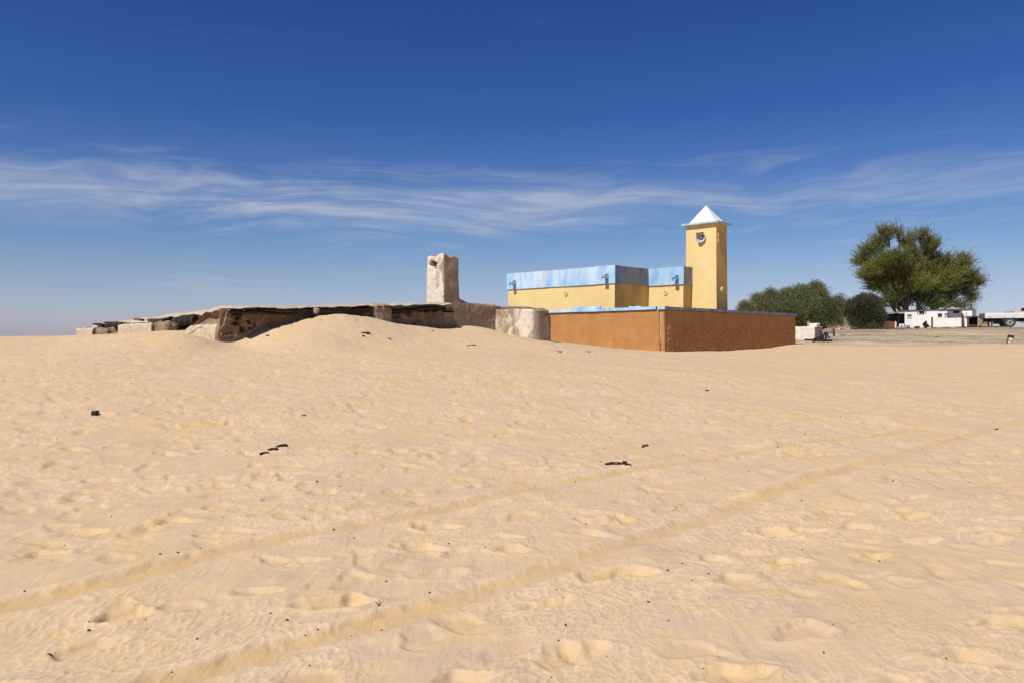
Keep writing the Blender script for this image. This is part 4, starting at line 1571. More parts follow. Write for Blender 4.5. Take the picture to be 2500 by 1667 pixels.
# the person in black sitting on the ground
c_ = gw(2150 + 716 / 6.72, 85.5)
me = bpy.data.meshes.new('person')
J = [(0, 0, .17), (0, .02, .38), (.03, -.06, .56), (.05, -.12, .66), (.06, -.18, .76), (.06, -.20, .86),     # pelvis, waist, chest, neck, head, crown
     (.20, -.05, .58), (.26, -.22, .42), (.14, -.36, .36), (-.16, -.04, .57), (-.25, -.2, .40), (-.10, -.36, .34),   # arms round the knees
     (.12, -.18, .20), (.15, -.42, .40), (.15, -.46, .08), (.16, -.60, .05), (-.12, -.18, .20), (-.15, -.42, .38), (-.16, -.46, .08), (-.17, -.60, .05)]
E = [(0, 1), (1, 2), (2, 3), (3, 4), (4, 5), (2, 6), (6, 7), (7, 8), (2, 9), (9, 10), (10, 11), (0, 12), (12, 13), (13, 14), (14, 15), (0, 16), (16, 17), (17, 18), (18, 19)]
R = [.20, .19, .19, .10, .125, .10, .09, .065, .045, .09, .065, .045, .14, .10, .08, .05, .14, .10, .08, .05]
me.from_pydata(J, E, [])
o = link('person', me, M['black_cloth'])
sk = o.modifiers.new('skin', 'SKIN')
for i, rr_ in enumerate(R):
    sv_ = me.skin_vertices[0].data[i]
    sv_.radius = (rr_, rr_)
    sv_.use_root = (i == 0)
o.modifiers.new('smooth', 'SUBSURF').levels = 2
o.modifiers['smooth'].render_levels = 2
o.location, o.rotation_euler = c_, (0, 0, ROT + 1.0)
tag(o, 'person in a black robe and headcloth sitting hunched on the ground by the white house', 'person')
# bundle and old wheel rim beside the person
c_ = gw(2150 + 592 / 6.72, 85.5)
o = mud_block('cloth_bundle', (-.28, -.2, 0), (.28, .2, .24), M['black_cloth'], None, .11, .05, .05, 4)
o.location = c_
tag(o, 'dark cloth bundle lying beside the seated person', 'bundle')
c_ = gw(2150 + 790 / 6.72, 85.8, .03)
o = MB()
ring = [(.24 * math.cos(a * math.pi / 12), .05 * math.sin(a * math.pi / 12 * 2), .0 + .20 * math.sin(a * math.pi / 12)) for a in range(13)]
o = o.tube(ring, .04, 8).build('tyre_half', M['tyre'], None, smooth=True)
o.location = c_
tag(o, 'half-buried old tyre to the right of the seated person', 'tyre')

# ------------------------------------------------------------------ lean-to, fence panel, sheds
c_ = gw(2150 + 185 / 6.72, 93.0)
sh = thing('lean_to_shelter', 'open lean-to with a zinc roof between the dark bush and the white house', 'shelter', c_, ROT)
for x, y in ((-1.0, -.9), (1.0, -.9), (-1.0, 1.0), (1.0, 1.0)):
    MB().tube([(x, y, -.3), (x, y, 2.05)], .05, 8).build('post', M['truck_dark'], sh)
MB().box((-1.2, -1.15, 2.05), (1.25, 1.25, 2.12), Matrix.Rotation(.05, 4, 'X')).build('roof_sheet', M['tin'], sh)
MB().box((-1.1, 1.05, -.3), (1.1, 1.12, 2.0)).build('back_wall', M['truck_dark'], sh)
MB().box((-1.12, -.8, -.3), (-1.06, 1.04, 1.9)).build('side_wall', M['truck_dark'], sh)
MB().box((-.6, -.6, 0), (.7, .2, .45)).build('bench', M['red_brown'], sh)

c_ = gw(2150 + 75 / 6.72, 87.0)
pn = thing('board_fence', 'red-brown board fence panel below the dark round bush', 'fence', c_, ROT)
for i in range(9):
    h_ = .88 + random.uniform(-.04, .04)
    MB().box((-1.0 + .225 * i, -.02, -.2), (-1.0 + .225 * i + .21, .02, h_)).build('board', M['red_brown'], pn)
MB().box((1.03, -.05, -.2), (1.13, .05, .92)).build('post', M['orange_panel'], pn)

sb = at(2052, 800, 96)
c_ = Vector((sb.x, sb.y, gz(sb.x, sb.y)))
shed = thing('beige_shed', 'pale beige board shed between the weeping tree and the dark bush', 'shed', c_, ROT)
x = -1.6
i = 0
while x < 2.0:
    wd = random.uniform(.24, .36)
    MB().box((x, random.uniform(-.02, .02), -.3), (x + wd - .02, .08, 2.42 + random.uniform(-.06, .06) - .05 * (i % 3))).build('wall_board', M['shed_beige'], shed)
    x += wd
    i += 1
MB().box((-1.6, .09, -.3), (2.0, 2.4, 2.2)).build('shed_body', M['shed_beige'], shed)
MB().box((-1.75, -.25, 2.44), (2.15, 2.5, 2.50)).build('roof_sheet', M['tin'], shed)
o = MB().box((-.95, -.06, 1.35), (-.15, -.022, 2.05)).build('window', M['glass_pale'], shed)
MB().box((-1.0, -.075, 1.28), (-.10, -.03, 1.345)).build('window_sill', M['frame'], o)
c_ = gw(2006, 88.0)
op = thing('orange_screen', 'orange-brown panel standing under the weeping tree', 'panel', c_, ROT)
for i in range(3):
    MB().box((-.42 + .28 * i, -.02, -.2), (-.42 + .28 * i + .265, .02, 1.25)).build('panel_board', M['orange_panel'], op)

c_ = gw(2150 + 1515 / 6.72, 84.0)
ds = thing('open_shed', 'small dark open-fronted shed between the white house and the firewood', 'shed', c_, math.radians(-26))
ds.scale = (.58, .7, .95)
MB().box((-.92, -.5, -.3), (-.70, -.30, 1.22)).build('door_post', M['red_brown'], ds)
MB().box((.72, -.5, -.3), (.86, -.32, 1.22)).build('door_post', M['shed_beige'], ds)
MB().box((-.98, -.6, 1.225), (.92, .95, 1.30)).build('roof_board', M['truck_dark'], ds)
MB().box((-.9, .80, -.3), (.85, .88, 1.21)).build('back_wall', M['truck_dark'], ds)
MB().box((-.91, -.29, -.3), (-.85, .79, 1.21)).build('side_wall', M['truck_dark'], ds)
MB().box((.79, -.31, -.3), (.85, .79, 1.21)).build('side_wall', M['truck_dark'], ds)
MB().box((-.66, -.28, -.1), (.68, -.2, .36)).build('half_door', M['kerb_dark'], ds)

# firewood stacked behind the trailer
wx, wy = gw(2150 + 1668 / 6.72, 86.0).xy
lg = None
fw = []
for row in range(5):
    for k in range(7 - row % 2):
        fw.append((-.80 + .24 * k + .12 * (row % 2) + random.uniform(-.04, .04), .13 + row * .235 + random.uniform(-.02, .02)))
for k, (dx, dz) in enumerate(fw):
    r_ = random.uniform(.11, .14)
    prof = [(r_ * random.uniform(.8, 1.1) * math.cos(a), r_ * random.uniform(.8, 1.1) * math.sin(a)) for a in [j * 2 * math.pi / 7 + random.uniform(-.2, .2) for j in range(7)]]
    o = MB().poly(prof, random.uniform(.7, 1.0)).build('firewood_log', M['firewood'])
    X_, Y_ = wx + dx * .88, wy - dx * .45
    o.location = (X_, Y_, gz(X_, Y_) + dz)
    o.rotation_euler = (math.radians(-90) + random.uniform(-.06, .06), 0, math.radians(-27) + random.uniform(-.12, .12))
    tag(o, 'split firewood log in the stack behind the truck bed', 'log', 'firewood logs stacked beside the open shed')

# ------------------------------------------------------------------ the flatbed truck
tp = at(2466, 805, 80.0)
TR = math.radians(-20)
tz = gz(tp.x, tp.y)
truck = thing('flatbed_truck', 'white flatbed truck with low drop sides parked at the roadside', 'truck', (tp.x, tp.y, tz), TR)
s80 = 80.0 / F
bz0, bz1 = (799 - 776.6) * s80 - .02, (799 - 764.2) * s80
for i in range(4):
    a = -2.25 + i * 2.10
    o = MB().box((a, -.06, bz0), (a + 2.07, 0, bz1)).build('drop_side', M['truck_white'], truck, bevel=.008)
    for kz in (.32, .62):
        MB().box((a + .12, -.085, bz0 + (bz1 - bz0) * kz), (a + 1.95, -.062, bz0 + (bz1 - bz0) * kz + .035)).build('pressed_rib', M['truck_white'], o)
    for kx in (.35, 1.65):
        MB().box((a + kx, -.09, bz0 - .06), (a + kx + .09, -.061, bz0 + .10)).build('hinge', M['fender'], o)
MB().box((-2.33, .0, bz0 + .01), (-2.27, 2.4, bz1 - .01)).build('tail_board', M['fender'], truck, bevel=.008)
MB().box((-2.24, .01, bz0 - .02), (5.8, 2.4, bz0 + .05)).build('bed_floor', M['truck_dark'], truck)
MB().box((-2.24, 2.41, bz0), (5.8, 2.46, bz1)).build('drop_side', M['truck_white'], truck)
MB().box((-2.1, .65, bz0 - .36), (7.5, .85, bz0 - .03)).build('chassis_rail', M['truck_dark'], truck)
MB().box((-2.1, 1.55, bz0 - .36), (7.5, 1.75, bz0 - .03)).build('chassis_rail', M['truck_dark'], truck)
for i in range(7):
    MB().box((-2.0 + i * 1.25, .05, bz0 - .12), (-1.88 + i * 1.25, 2.35, bz0 - .021)).build('cross_member', M['truck_dark'], truck)


def wheel(x, y, r_):
    root = bpy.data.objects.new('wheel', None)
    COL.objects.link(root)
    root.parent = truck
    root.location = (x, y, r_ - .02)
    m = Matrix.Rotation(math.radians(90), 4, 'X')
    MB().lathe([(r_ * .60, .13), (r_ * .66, .15), (r_ * .93, .14), (r_, .10), (r_, -.10), (r_ * .93, -.14), (r_ * .66, -.15), (r_ * .60, -.13), (r_ * .60, .13)], m, 28).build('tyre', M['tyre'], root, smooth=True)
    MB().lathe([(.001, .12), (.10, .12), (.12, .06), (.20, .05), (r_ * .52, .04), (r_ * .56, .13), (r_ * .61, .13), (r_ * .61, -.1)], m, 24).build('rim', M['hub'], root)
    MB().lathe([(.001, .17), (.085, .16), (.09, .10)], m, 16).build('hub_cap', M['truck_dark'], root)


for x, y in ((0, .17), (0, 2.2), (5.6, .17)):
    wheel(x, y, .54)
fn = MB()
arc = [(.68 * math.cos(a), .10, .54 + .66 * math.sin(a)) for a in [math.radians(d) for d in range(5, 176, 10)]]
vs_ = []
for (x, y, z) in arc:
    vs_.append([fn.bm.verts.new(p) for p in ((x, -.02, z), (x, .42, z), (x * .97, .42, .54 + (z - .54) * .97), (x * .97, -.02, .54 + (z - .54) * .97))])
for a, b in zip(vs_, vs_[1:]):
    for k in range(4):
        fn.bm.faces.new((a[k], a[(k + 1) % 4], b[(k + 1) % 4], b[k]))
fn.bm.faces.new(vs_[0][::-1])
fn.bm.faces.new(vs_[-1])
fn.build('mud_guard', M['fender'], truck)
MB().box((-1.62, .35, -.02), (-1.50, .5, bz0 - .05)).build('support_leg', M['truck_dark'], truck)
MB().box((-1.62, 1.8, -.02), (-1.50, 1.95, bz0 - .05)).build('support_leg', M['truck_dark'], truck)
MB().box((-1.2, .6, .35), (-.65, 1.6, bz0 - .1)).build('spare_box', M['truck_dark'], truck)
MB().box((.95, .12, .42), (2.9, .16, .48)).box((.95, .12, .70), (2.9, .16, .76)).build('side_guard', M['truck_dark'], truck)
for x in (1.35, 1.62):
    MB().box((x, .16, .1), (x + .09, .24, bz0 - .03)).build('guard_post', M['truck_dark'], truck)
# what lies on the bed
for (x0, x1, z0, z1, mt, nm, lb, ct) in ((.42, 1.50, bz1 - .10, bz1 + .17, 'load_cloth', 'cargo_bale', 'tan wrapped bale lying on the flatbed truck', 'bale'),
                                     (1.30, 1.95, bz1 + .1, bz1 + .55, 'purple_cloth', 'cargo_sack', 'dark purple bundle on top of the flatbed load at the picture edge', 'bundle')):
    o = mud_block(nm, (x0, .5, z0 - .45), (x1, 1.6, z1), M[mt], None, .10, .07, .05, 3)
    o.location, o.rotation_euler = (tp.x, tp.y, tz), (0, 0, TR)
    tag(o, lb, ct)
o = MB().bar((-.52, .3, bz1 + .05), (.40, .35, bz1 + .09), .08, .05).build('cargo_plank', M['old_wood'])
o.location, o.rotation_euler = (tp.x, tp.y, tz), (0, 0, TR)
tag(o, 'dark plank resting on the drop side of the flatbed truck', 'plank')

# ------------------------------------------------------------------ painted barrier rail along the edge of the bank
rail = thing('barrier_rail', 'long low barrier rail with red, yellow and white painted lengths along the road bank', 'barrier', tuple(gw(2150, 79.0)))
inv = Vector(rail.location)
px = 2012.0
segs = [('kerb_yellow', 18), ('kerb_red', 9), ('kerb_yellow', 5), ('kerb_white', 7), ('kerb_red', 10), ('kerb_yellow', 14), ('kerb_dark', 60), ('kerb_dark', 60), ('kerb_dark', 30), ('kerb_yellow', 9), ('kerb_dark', 8), ('kerb_yellow', 12),
        ('kerb_dark', 10), ('kerb_white', 8), ('kerb_red', 13), ('kerb_yellow', 15), ('kerb_red', 17), ('kerb_yellow', 16), ('kerb_dark', 30), ('kerb_dark', 40), ('kerb_dark', 60)]
for mt, wpx in segs:
    a, b = gw(px, 79.0, .10), gw(px + wpx - .4, 79.0, .10)
    MB().bar(a - inv, b - inv, .10, .10).build('rail_length', M[mt], rail)
    px += wpx
for px in range(2015, 2520, 38):
    a = gw(px, 79.05) - inv
    MB().box((a.x - .05, a.y + .07, a.z - .15), (a.x + .05, a.y + .15, a.z + .10)).build('rail_foot', M['kerb_dark'], rail)

# ------------------------------------------------------------------ whitewashed block with the broken trestle
_p = at(1941, 823, 61.0)
WB = Frame(_p.x, _p.y)
tank = thing('whitewashed_block', 'low whitewashed masonry block with a small hatch on top beside the brown wall', 'block', (WB.x, WB.y, 0), ROT)
z = lambda zx, zy: WB.on_v(1780 + zx / 5.88, 660 + zy / 5.88, 0)
bu0, bu1 = z(900, 900)[0], z(1230, 900)[0]
bz = z(1100, 810)[1]
o = mud_block('body', (bu0, 0, .8), (bu1, 1.55, bz), M['pale_block'], tank, .04, .07, .02, 3)
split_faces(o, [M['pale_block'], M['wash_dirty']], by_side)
a, zt = z(1115, 767)
b, _ = z(1238, 767)
mud_block('hatch', (a, .35, bz - .05), (b, 1.0, bz + .26), M['pale_block'], tank, .06, .05, .015, 4)
a, _ = z(1083, 750)
b, _ = z(1113, 750)
MB().box((a, .5, bz - .02), (b, .68, bz + .42)).build('stub_post', M['grey_cement'], tank, bevel=.01)
# darker render at its foot
bc = thing('white_curb_block', 'small white stone block beyond the broken trestle', 'block', tuple(gw(2011, 66.0)), ROT)
MB().box((-.28, -.2, -.2), (.28, .2, .50)).build('body', M['pale_block'], bc, bevel=.03, wob=(.02, .3), cut=2)

tb = at(2000, 828, 57.0)
tr = thing('broken_trestle', 'collapsed dark timber trestle lying in the sand by the whitewashed block', 'trestle', (tb.x, tb.y, gz(tb.x, tb.y)), 0)


def tpnt(zx, zy, dy=0.0):
    px_, py_ = 1780 + zx / 5.88, 660 + zy / 5.88
    return at(px_, py_, 57.0 + dy) - Vector(tr.location)


for (a, b, wd, h_, nm) in (((1090, 997, -.2), (1475, 1008, .5), .16, .13, 'beam'), ((1290, 890, .9), (1500, 893, 1.4), .07, .06, 'rail'), ((1205, 985, -.3), (1225, 1065, -.5), .15, .12, 'leg'), ((1283, 960, .2), (1285, 1035, .0), .12, .10, 'leg'),
                          ((1335, 905, .3), (1355, 1030, .1), .20, .12, 'leg'), ((1372, 895, .5), (1395, 1000, .6), .12, .08, 'leg'), ((1500, 850, 1.3), (1507, 945, 1.2), .12, .10, 'leg'), ((1390, 900, .9), (1440, 975, .6), .12, .07, 'brace'),
                          ((1225, 1000, .4), (1345, 955, .6), .10, .28, 'side_board'), ((1395, 915, 1.0), (1425, 930, .9), .10, .16, 'side_board')):
    MB().bar(tpnt(*a), tpnt(*b), wd, h_).build(nm, M['old_wood'], tr, bevel=.01)
o = MB().bar((0, 0, 0), (1.1, .1, .06), .14, .05).build('fallen_plank', M['kerb_white'])
o.location = at(2013, 811.5, 62.0)
o.location.z = gz(o.location.x, o.location.y) + .28
tag(o, 'thin white plank propped on the broken trestle', 'plank')

# leaning marker stub
mk = gw(2463, 54.0)
ms = thing('marker_stub', 'leaning hollow concrete marker stub with a black top out on the gravel', 'marker', (mk.x, mk.y, mk.z - .05), math.radians(-30))
ms.rotation_euler = (0, math.radians(13), math.radians(-28))
MB().box((-.18, -.12, 0), (-.09, .12, .46)).build('upright', M['red_brown'], ms, bevel=.01)
MB().box((.09, -.12, 0), (.17, .12, .46)).build('upright', M['grey_cement'], ms, bevel=.01)
MB().box((-.088, -.10, .10), (.088, .06, .16)).box((-.088, -.10, .30), (.088, .06, .45)).build('cross_piece', M['pale_block'], ms)
MB().box((-.19, -.14, .462), (.20, .14, .64)).build('cap', M['truck_dark'], ms, bevel=.02)

# gravel spread over the bank
def on_bank(n):
    X_ = rng.uniform(20, 62, 6 * n)
    Y_ = rng.uniform(52, 79, 6 * n)
    m_ = (X_ / Y_ > .40) & (X_ / Y_ < .70) & (fbm2(X_ / 6, Y_ / 2.5, 3) + .012 * (Y_ - 62) > rng.uniform(-.4, .9, 6 * n))
    X_, Y_ = X_[m_][:n], Y_[m_][:n]
    return np.stack([X_, Y_, lie(X_, Y_) + relief(X_, Y_)[0]], 1)


sv, sf = stones(9000, on_bank, .028)
o = link('gravel', mesh_np('gravel', sv, sf), M['stone'])
o['kind'] = 'stuff'
o['label'] = 'grey-brown gravel scattered over the road bank'

# ------------------------------------------------------------------ trees
def leaf_mesh(name, C, A, L, Wd, tint, age, rs):
    """C centres, A unit axes, L half lengths, Wd half widths: one diamond per leaf"""
    n = len(C)
    rnd = rs.normal(size=(n, 3))
    S = np.cross(A, rnd)
    S /= np.linalg.norm(S, axis=1, keepdims=True) + 1e-9
    V = np.stack([C - A * L[:, None], C + S * Wd[:, None], C + A * L[:, None], C - S * Wd[:, None]], 1).reshape(-1, 3)
    Fq = np.arange(4 * n).reshape(n, 4)
    return mesh_np(name, V, Fq, False, {'tint': np.repeat(tint, 4), 'age': np.repeat(age, 4)})


def make_tree(name, label, y, lobes, base_px, mat, mode, n_spray, leaf, seed, depth=.75, trunks=3, trunk_r=.22, per=12, length=(.7, 1.5)):
    """lobes: (px, py, rx, ry, tint, age) measured on the photograph; every lobe gets its own place in depth"""
    rs = np.random.RandomState(seed)
    k = y / F
    b = gw(base_px, y)
    root = thing(name, label, 'tree', tuple(b))
    Ls = []
    for (px, py, rx, ry, ti, ag) in lobes:
        c = np.array(at(px, py, y)) - np.array(b)
        c[1] += rs.uniform(-.5, .5) * depth * rx * k * 2.4
        Ls.append((c, rx * k, max(rx, ry) * k * depth, ry * k, ti, ag))
    hub = np.array((0.0, 0.0, (.17 if mode == 'spread' else .25) * max(l[0][2] for l in Ls)))
    tr = MB()
    tops = []
    for i in range(trunks):
        sx = (i - (trunks - 1) / 2) * trunk_r * 2.4
        tops.append(np.array((sx * 2.4, rs.uniform(-.4, .4), hub[2] * rs.uniform(.75, 1.05))))
        tr.tube([(sx, rs.uniform(-.3, .3), -.4), (sx * 1.4, 0, hub[2] * .5), tops[-1]], [trunk_r * 1.2, trunk_r, trunk_r * .62], 8)
    for (c, rx, ry, rz, ti, ag) in Ls:
        a = min(tops, key=lambda q_: abs(q_[0] - c[0] * .3)) - np.array((0, 0, .06))
        mid = a * .5 + c * .5 + rs.normal(size=3) * .25 + np.array((0, 0, .3))
        tr.tube([a, mid, c], [trunk_r * .65, trunk_r * .4, trunk_r * .2], 6)
        for j in range(6):
            e = c + rs.normal(size=3) * np.array((rx, ry, rz)) * .55
            e[2] = max(e[2], c[2] - rz * .4)
            tr.tube([mid * .3 + c * .7, (c + e) / 2, e], [trunk_r * .22, trunk_r * .13, trunk_r * .06], 5)
    tr.build('trunk', M['bark'], root, smooth=True)
    vol = np.array([l[1] * l[3] for l in Ls])
    cnt = np.maximum(20, (n_spray * vol / vol.sum()).astype(int))
    Cs, As, LL, WW, TT_, AG = [], [], [], [], [], []
    for (c, rx, ry, rz, ti, ag), n in zip(Ls, cnt):
        d = rs.normal(size=(n, 3))
        d /= np.linalg.norm(d, axis=1, keepdims=True)
        rad = rs.rand(n) ** .42
        lump = 1 + (.48 if mode == 'spread' else .32) * fbm3(d * 1.0 + c * .7, 1.9, 3)
        P = c + d * (rad * lump * (.80 if mode == 'spread' else .78))[:, None] * np.array((rx, ry, rz))
        out = P - hub
        out /= np.linalg.norm(out, axis=1, keepdims=True) + 1e-9
        if mode == 'spread':
            D = out * .9 + d * .35 + rs.normal(size=(n, 3)) * .28
            D[:, 2] += .12
        else:
            D = d * np.array((.5, .5, .2)) + out * .25 + rs.normal(size=(n, 3)) * .25
            D[:, 2] -= .35
        D /= np.linalg.norm(D, axis=1, keepdims=True)
        Lg = rs.uniform(*length, n) * np.where(rs.rand(n) < .08, 1.7, 1.0)
        tt = np.clip(ti + rs.uniform(-.22, .22) + .28 * (rs.rand(n) - .5) * 2 + .25 * fbm3(P, .8, 2), 0, 1)
        aa = np.clip(ag * (.6 + .8 * rs.rand(n)), 0, 1)
        for j in range(per):
            t = (j + rs.rand(n)) / per
            q = P + D * (t * Lg)[:, None]
            if mode == 'weep':
                q[:, 2] -= (t * t * Lg) * .75
                ax = D * (1 - t)[:, None] + np.array((0, 0, -1.1)) * t[:, None]
            else:
                q[:, 2] += .10 * np.sin(t * 3) * Lg
                ax = D + rs.normal(size=(n, 3)) * .45
            ax = ax + rs.normal(size=(n, 3)) * .22
            ax /= np.linalg.norm(ax, axis=1, keepdims=True)
            q += rs.normal(size=(n, 3)) * .05
            Cs.append(q)
            As.append(ax)
            LL.append(leaf[0] * rs.uniform(.6, 1.3, n))
            WW.append(leaf[1] * rs.uniform(.6, 1.3, n))
            TT_.append(tt)
            AG.append(aa)
    me = leaf_mesh('crown', np.concatenate(Cs), np.concatenate(As), np.concatenate(LL), np.concatenate(WW), np.concatenate(TT_), np.concatenate(AG), rs)
    link('crown', me, mat, root)
    return root


def ZT_(x, y, rx, ry, ti, ag):
    return (2080 + x / 6.53, 540 + y / 6.53, rx / 6.53, ry / 6.53, ti, ag)


make_tree('spreading_tree', 'large spreading feathery tree standing behind the white house', 104.0,
          [ZT_(560, 250, 120, 90, .35, .55), ZT_(480, 400, 130, 90, .4, .45), ZT_(735, 260, 55, 80, .3, .6), ZT_(330, 520, 160, 80, .45, .3), ZT_(230, 660, 130, 80, .5, .25),
           ZT_(920, 400, 85, 150, .25, .45), ZT_(1050, 300, 130, 60, .35, .35), ZT_(1190, 430, 150, 80, .35, .3), ZT_(930, 600, 100, 110, .4, .25), ZT_(1200, 560, 110, 70, .35, .25),
           ZT_(560, 700, 240, 130, .6, .12), ZT_(800, 830, 260, 160, .7, .08), ZT_(1080, 780, 230, 130, .6, .1), ZT_(380, 830, 200, 110, .7, .15), ZT_(280, 900, 130, 80, .4, .2),
           ZT_(1380, 690, 200, 110, .45, .3), ZT_(1640, 720, 130, 100, .35, .5), ZT_(1770, 690, 70, 80, .3, .6), ZT_(1600, 880, 200, 130, .65, .2), ZT_(1850, 950, 110, 110, .4, .45),
           ZT_(1930, 1010, 90, 60, .35, .5), ZT_(480, 1060, 190, 110, .75, .05), ZT_(720, 1130, 220, 110, .65, .1), ZT_(1000, 1060, 220, 120, .85, .03), ZT_(1330, 1090, 200, 110, .9, .03),
           ZT_(1600, 1120, 170, 110, .6, .25), ZT_(1790, 1150, 110, 100, .4, .45), ZT_(1820, 1270, 80, 50, .35, .4), ZT_(650, 1270, 140, 70, .3, .1), ZT_(1250, 1260, 160, 70, .55, .05), ZT_(1520, 1280, 130, 70, .35, .25),
           ZT_(1000, 1220, 180, 80, .2, .1), ZT_(560, 1350, 60, 35, .2, .1), ZT_(900, 1330, 240, 60, .15, .1), ZT_(1250, 1350, 220, 60, .2, .1), ZT_(1600, 1360, 160, 40, .2, .3), ZT_(800, 850, 480, 300, .5, .15), ZT_(1450, 950, 380, 280, .5, .2)],
          2226, M['leaf_tall'], 'spread', 15500, (.125, .030), 3, .8, 4, .22, 16, (.7, 1.8))


def ZS(x, y, rx, ry, ti, ag):
    return (1780 + x / 5.88, 660 + y / 5.88, rx / 5.88, ry / 5.88, ti, ag)


make_tree('weeping_tree', 'broad drooping olive-green tree rising behind the far end of the brown wall', 86.0,
          [ZS(420, 400, 90, 100, .45, .3), ZS(640, 330, 110, 90, .45, .2), ZS(560, 480, 150, 110, .5, .25), ZS(880, 320, 110, 100, .4, .1), ZS(1020, 270, 90, 80, .4, .1), ZS(1120, 330, 100, 90, .45, .1),
           ZS(1260, 210, 75, 80, .4, .2), ZS(1330, 320, 70, 80, .4, .25), ZS(900, 480, 170, 120, .5, .1), ZS(1150, 480, 170, 130, .45, .05), ZS(1340, 470, 110, 110, .5, .1), ZS(820, 590, 150, 70, .6, .1),
           ZS(1020, 640, 150, 90, .55, .05), ZS(1250, 650, 140, 100, .5, .05), ZS(1480, 500, 110, 110, .5, .35), ZS(1550, 400, 60, 70, .4, .4), ZS(1560, 540, 70, 90, .5, .45), ZS(1440, 620, 100, 80, .55, .3), ZS(1080, 740, 110, 60, .5, .05)],
          1984, M['leaf_weep'], 'weep', 9000, (.085, .021), 5, .7, 3, .20, 14, (.6, 1.3))
make_tree('weeping_shrub', 'small drooping shrub peeping over the brown wall left of the weeping tree', 84.0,
          [ZS(200, 500, 60, 75, .5, .3), ZS(280, 540, 60, 60, .5, .15), ZS(230, 580, 80, 60, .5, .15)], 1819, M['leaf_weep'], 'weep', 800, (.085, .021), 9, .8, 2, .08, 12, (.4, .9))
make_tree('round_bush', 'dense dark rounded bush next to the beige shed', 84.0,
          [ZS(1800, 470, 100, 90, .35, .25), ZS(1900, 420, 130, 90, .35, .15), ZS(2030, 390, 140, 90, .4, .1), ZS(2130, 450, 110, 100, .35, .15), ZS(1850, 580, 120, 110, .4, .1), ZS(2000, 570, 160, 130, .4, .05), ZS(2140, 600, 110, 110, .4, .1),
           ZS(1960, 700, 150, 90, .6, .0), ZS(2080, 710, 120, 90, .55, .0), ZS(1850, 690, 90, 80, .45, .05), ZS(1990, 790, 120, 50, .5, .0)],
          2118, M['leaf_dark'], 'weep', 7000, (.070, .019), 13, .85, 3, .12, 13, (.4, .8))
make_tree('dry_shrub', 'thin dry shrub in front of the beige shed', 88.0,
          [ZS(1560, 770, 60, 70, .4, .6), ZS(1620, 790, 40, 50, .4, .5)], 2048, M['leaf_dark'], 'spread', 160, (.05, .014), 17, .8, 2, .04, 10, (.3, .6))

# ------------------------------------------------------------------ things lying on the sand
def scrap(name, px, py, outline, size, mat, label, cat, lift=.02, bend=.3, rot=0.0, group=None, tilt=0.0):
    """curled flat piece: outline in units of its size"""
    p = ground_at(px, py)
    size *= .55 if p.y < 20 else .72
    bend *= .75
    bm_ = bmesh.new()
    n_ = len(outline)
    lo_ = [bm_.verts.new((x * size, y_ * size, -.02)) for x, y_ in outline]
    mid_ = [bm_.verts.new((x * size * .96, y_ * size * .9, bend * size * .45 * (.75 + .25 * math.sin(6 * x + 3 * y_)))) for x, y_ in outline]
    hi_ = [bm_.verts.new((x * size * .6, y_ * size * .45, bend * size * (.8 + .2 * math.sin(7 * x)))) for x, y_ in outline]
    for A_, B_ in ((lo_, mid_), (mid_, hi_)):
        for i_ in range(n_):
            bm_.faces.new((A_[i_], A_[(i_ + 1) % n_], B_[(i_ + 1) % n_], B_[i_]))
    bm_.faces.new(hi_)
    bm_.faces.new(lo_[::-1])
    mb = MB()
    mb.bm.free()
    mb.bm = bm_
    o = mb.build(name, mat)
    o.location = p + Vector((0, 0, lift * .3))
    o.rotation_euler = (tilt, 0, rot)
    return tag(o, label, cat, group)


S = 2500.0 / 2352.0
LEN = [(-1, -.05), (-.5, -.22), (0, -.12), (.45, -.26), (1, -.02), (.8, .2), (.4, .3), (0, .1), (-.45, .26)]
BLOB = [(-1, 0), (-.6, -.6), (.1, -.75), (.8, -.4), (1, .2), (.5, .7), (-.4, .75)]
BOX_ = [(-.8, -.7), (.7, -.8), (.9, .6), (-.6, .8)]
scrap('plastic_scrap', 607 * S, 1042 * S, LEN, .11, M['black_scrap'], 'thin black scrap lowest in the row of three on the open sand', 'scrap', .012, .45, .35)
scrap('plastic_scrap', 627 * S, 1035 * S, LEN, .13, M['black_scrap'], 'humped black scrap in the middle of the row of three on the sand', 'scrap', .012, .6, .35)
scrap('plastic_scrap', 648 * S, 1027 * S, LEN, .15, M['black_scrap'], 'largest black scrap at the upper end of the row of three', 'scrap', .02, .6, .5)
scrap('plastic_scrap', 1410 * S, 1068 * S, LEN, .20, M['black_scrap'], 'long wavy black strip sunk in the sand beside a crumpled piece', 'scrap', .012, .4, -.05)
scrap('plastic_scrap', 1435 * S, 1067 * S, BOX_, .065, M['black_scrap'], 'crumpled upright black piece next to the long wavy strip', 'scrap', .035, .9, .3, tilt=.9)
scrap('plastic_scrap', 1443 * S, 1073 * S, LEN, .095, M['black_scrap'], 'short twisted black strip right of the crumpled piece', 'scrap', .015, .5, -.8)
scrap('dry_leaf', 1482 * S, 1024 * S, LEN, .095, M['leaf_dry'], 'arched dark brown leaf above the black strips on the sand', 'leaf', .015, .8, .15)
scrap('dry_leaf', 113 * S, 1496 * S, LEN, .042, M['leaf_dry'], 'dark narrow leaf near the bottom left corner of the sand', 'leaf', .008, .4, -.55)
o = mud_block('rubber_lump', (-.05, -.04, -.02), (.05, .04, .06), M['black_scrap'], None, .018, .012, .012, 12)
o.location = ground_at(218 * S, 952 * S)
tag(o, 'square black lump alone on the left-hand sand', 'lump')
scrap('red_scrap', 2289 * S, 983 * S, BLOB, .060, M['red_scrap'], 'dark red scrap on the sand near the right edge', 'scrap', .02, .6, .3)
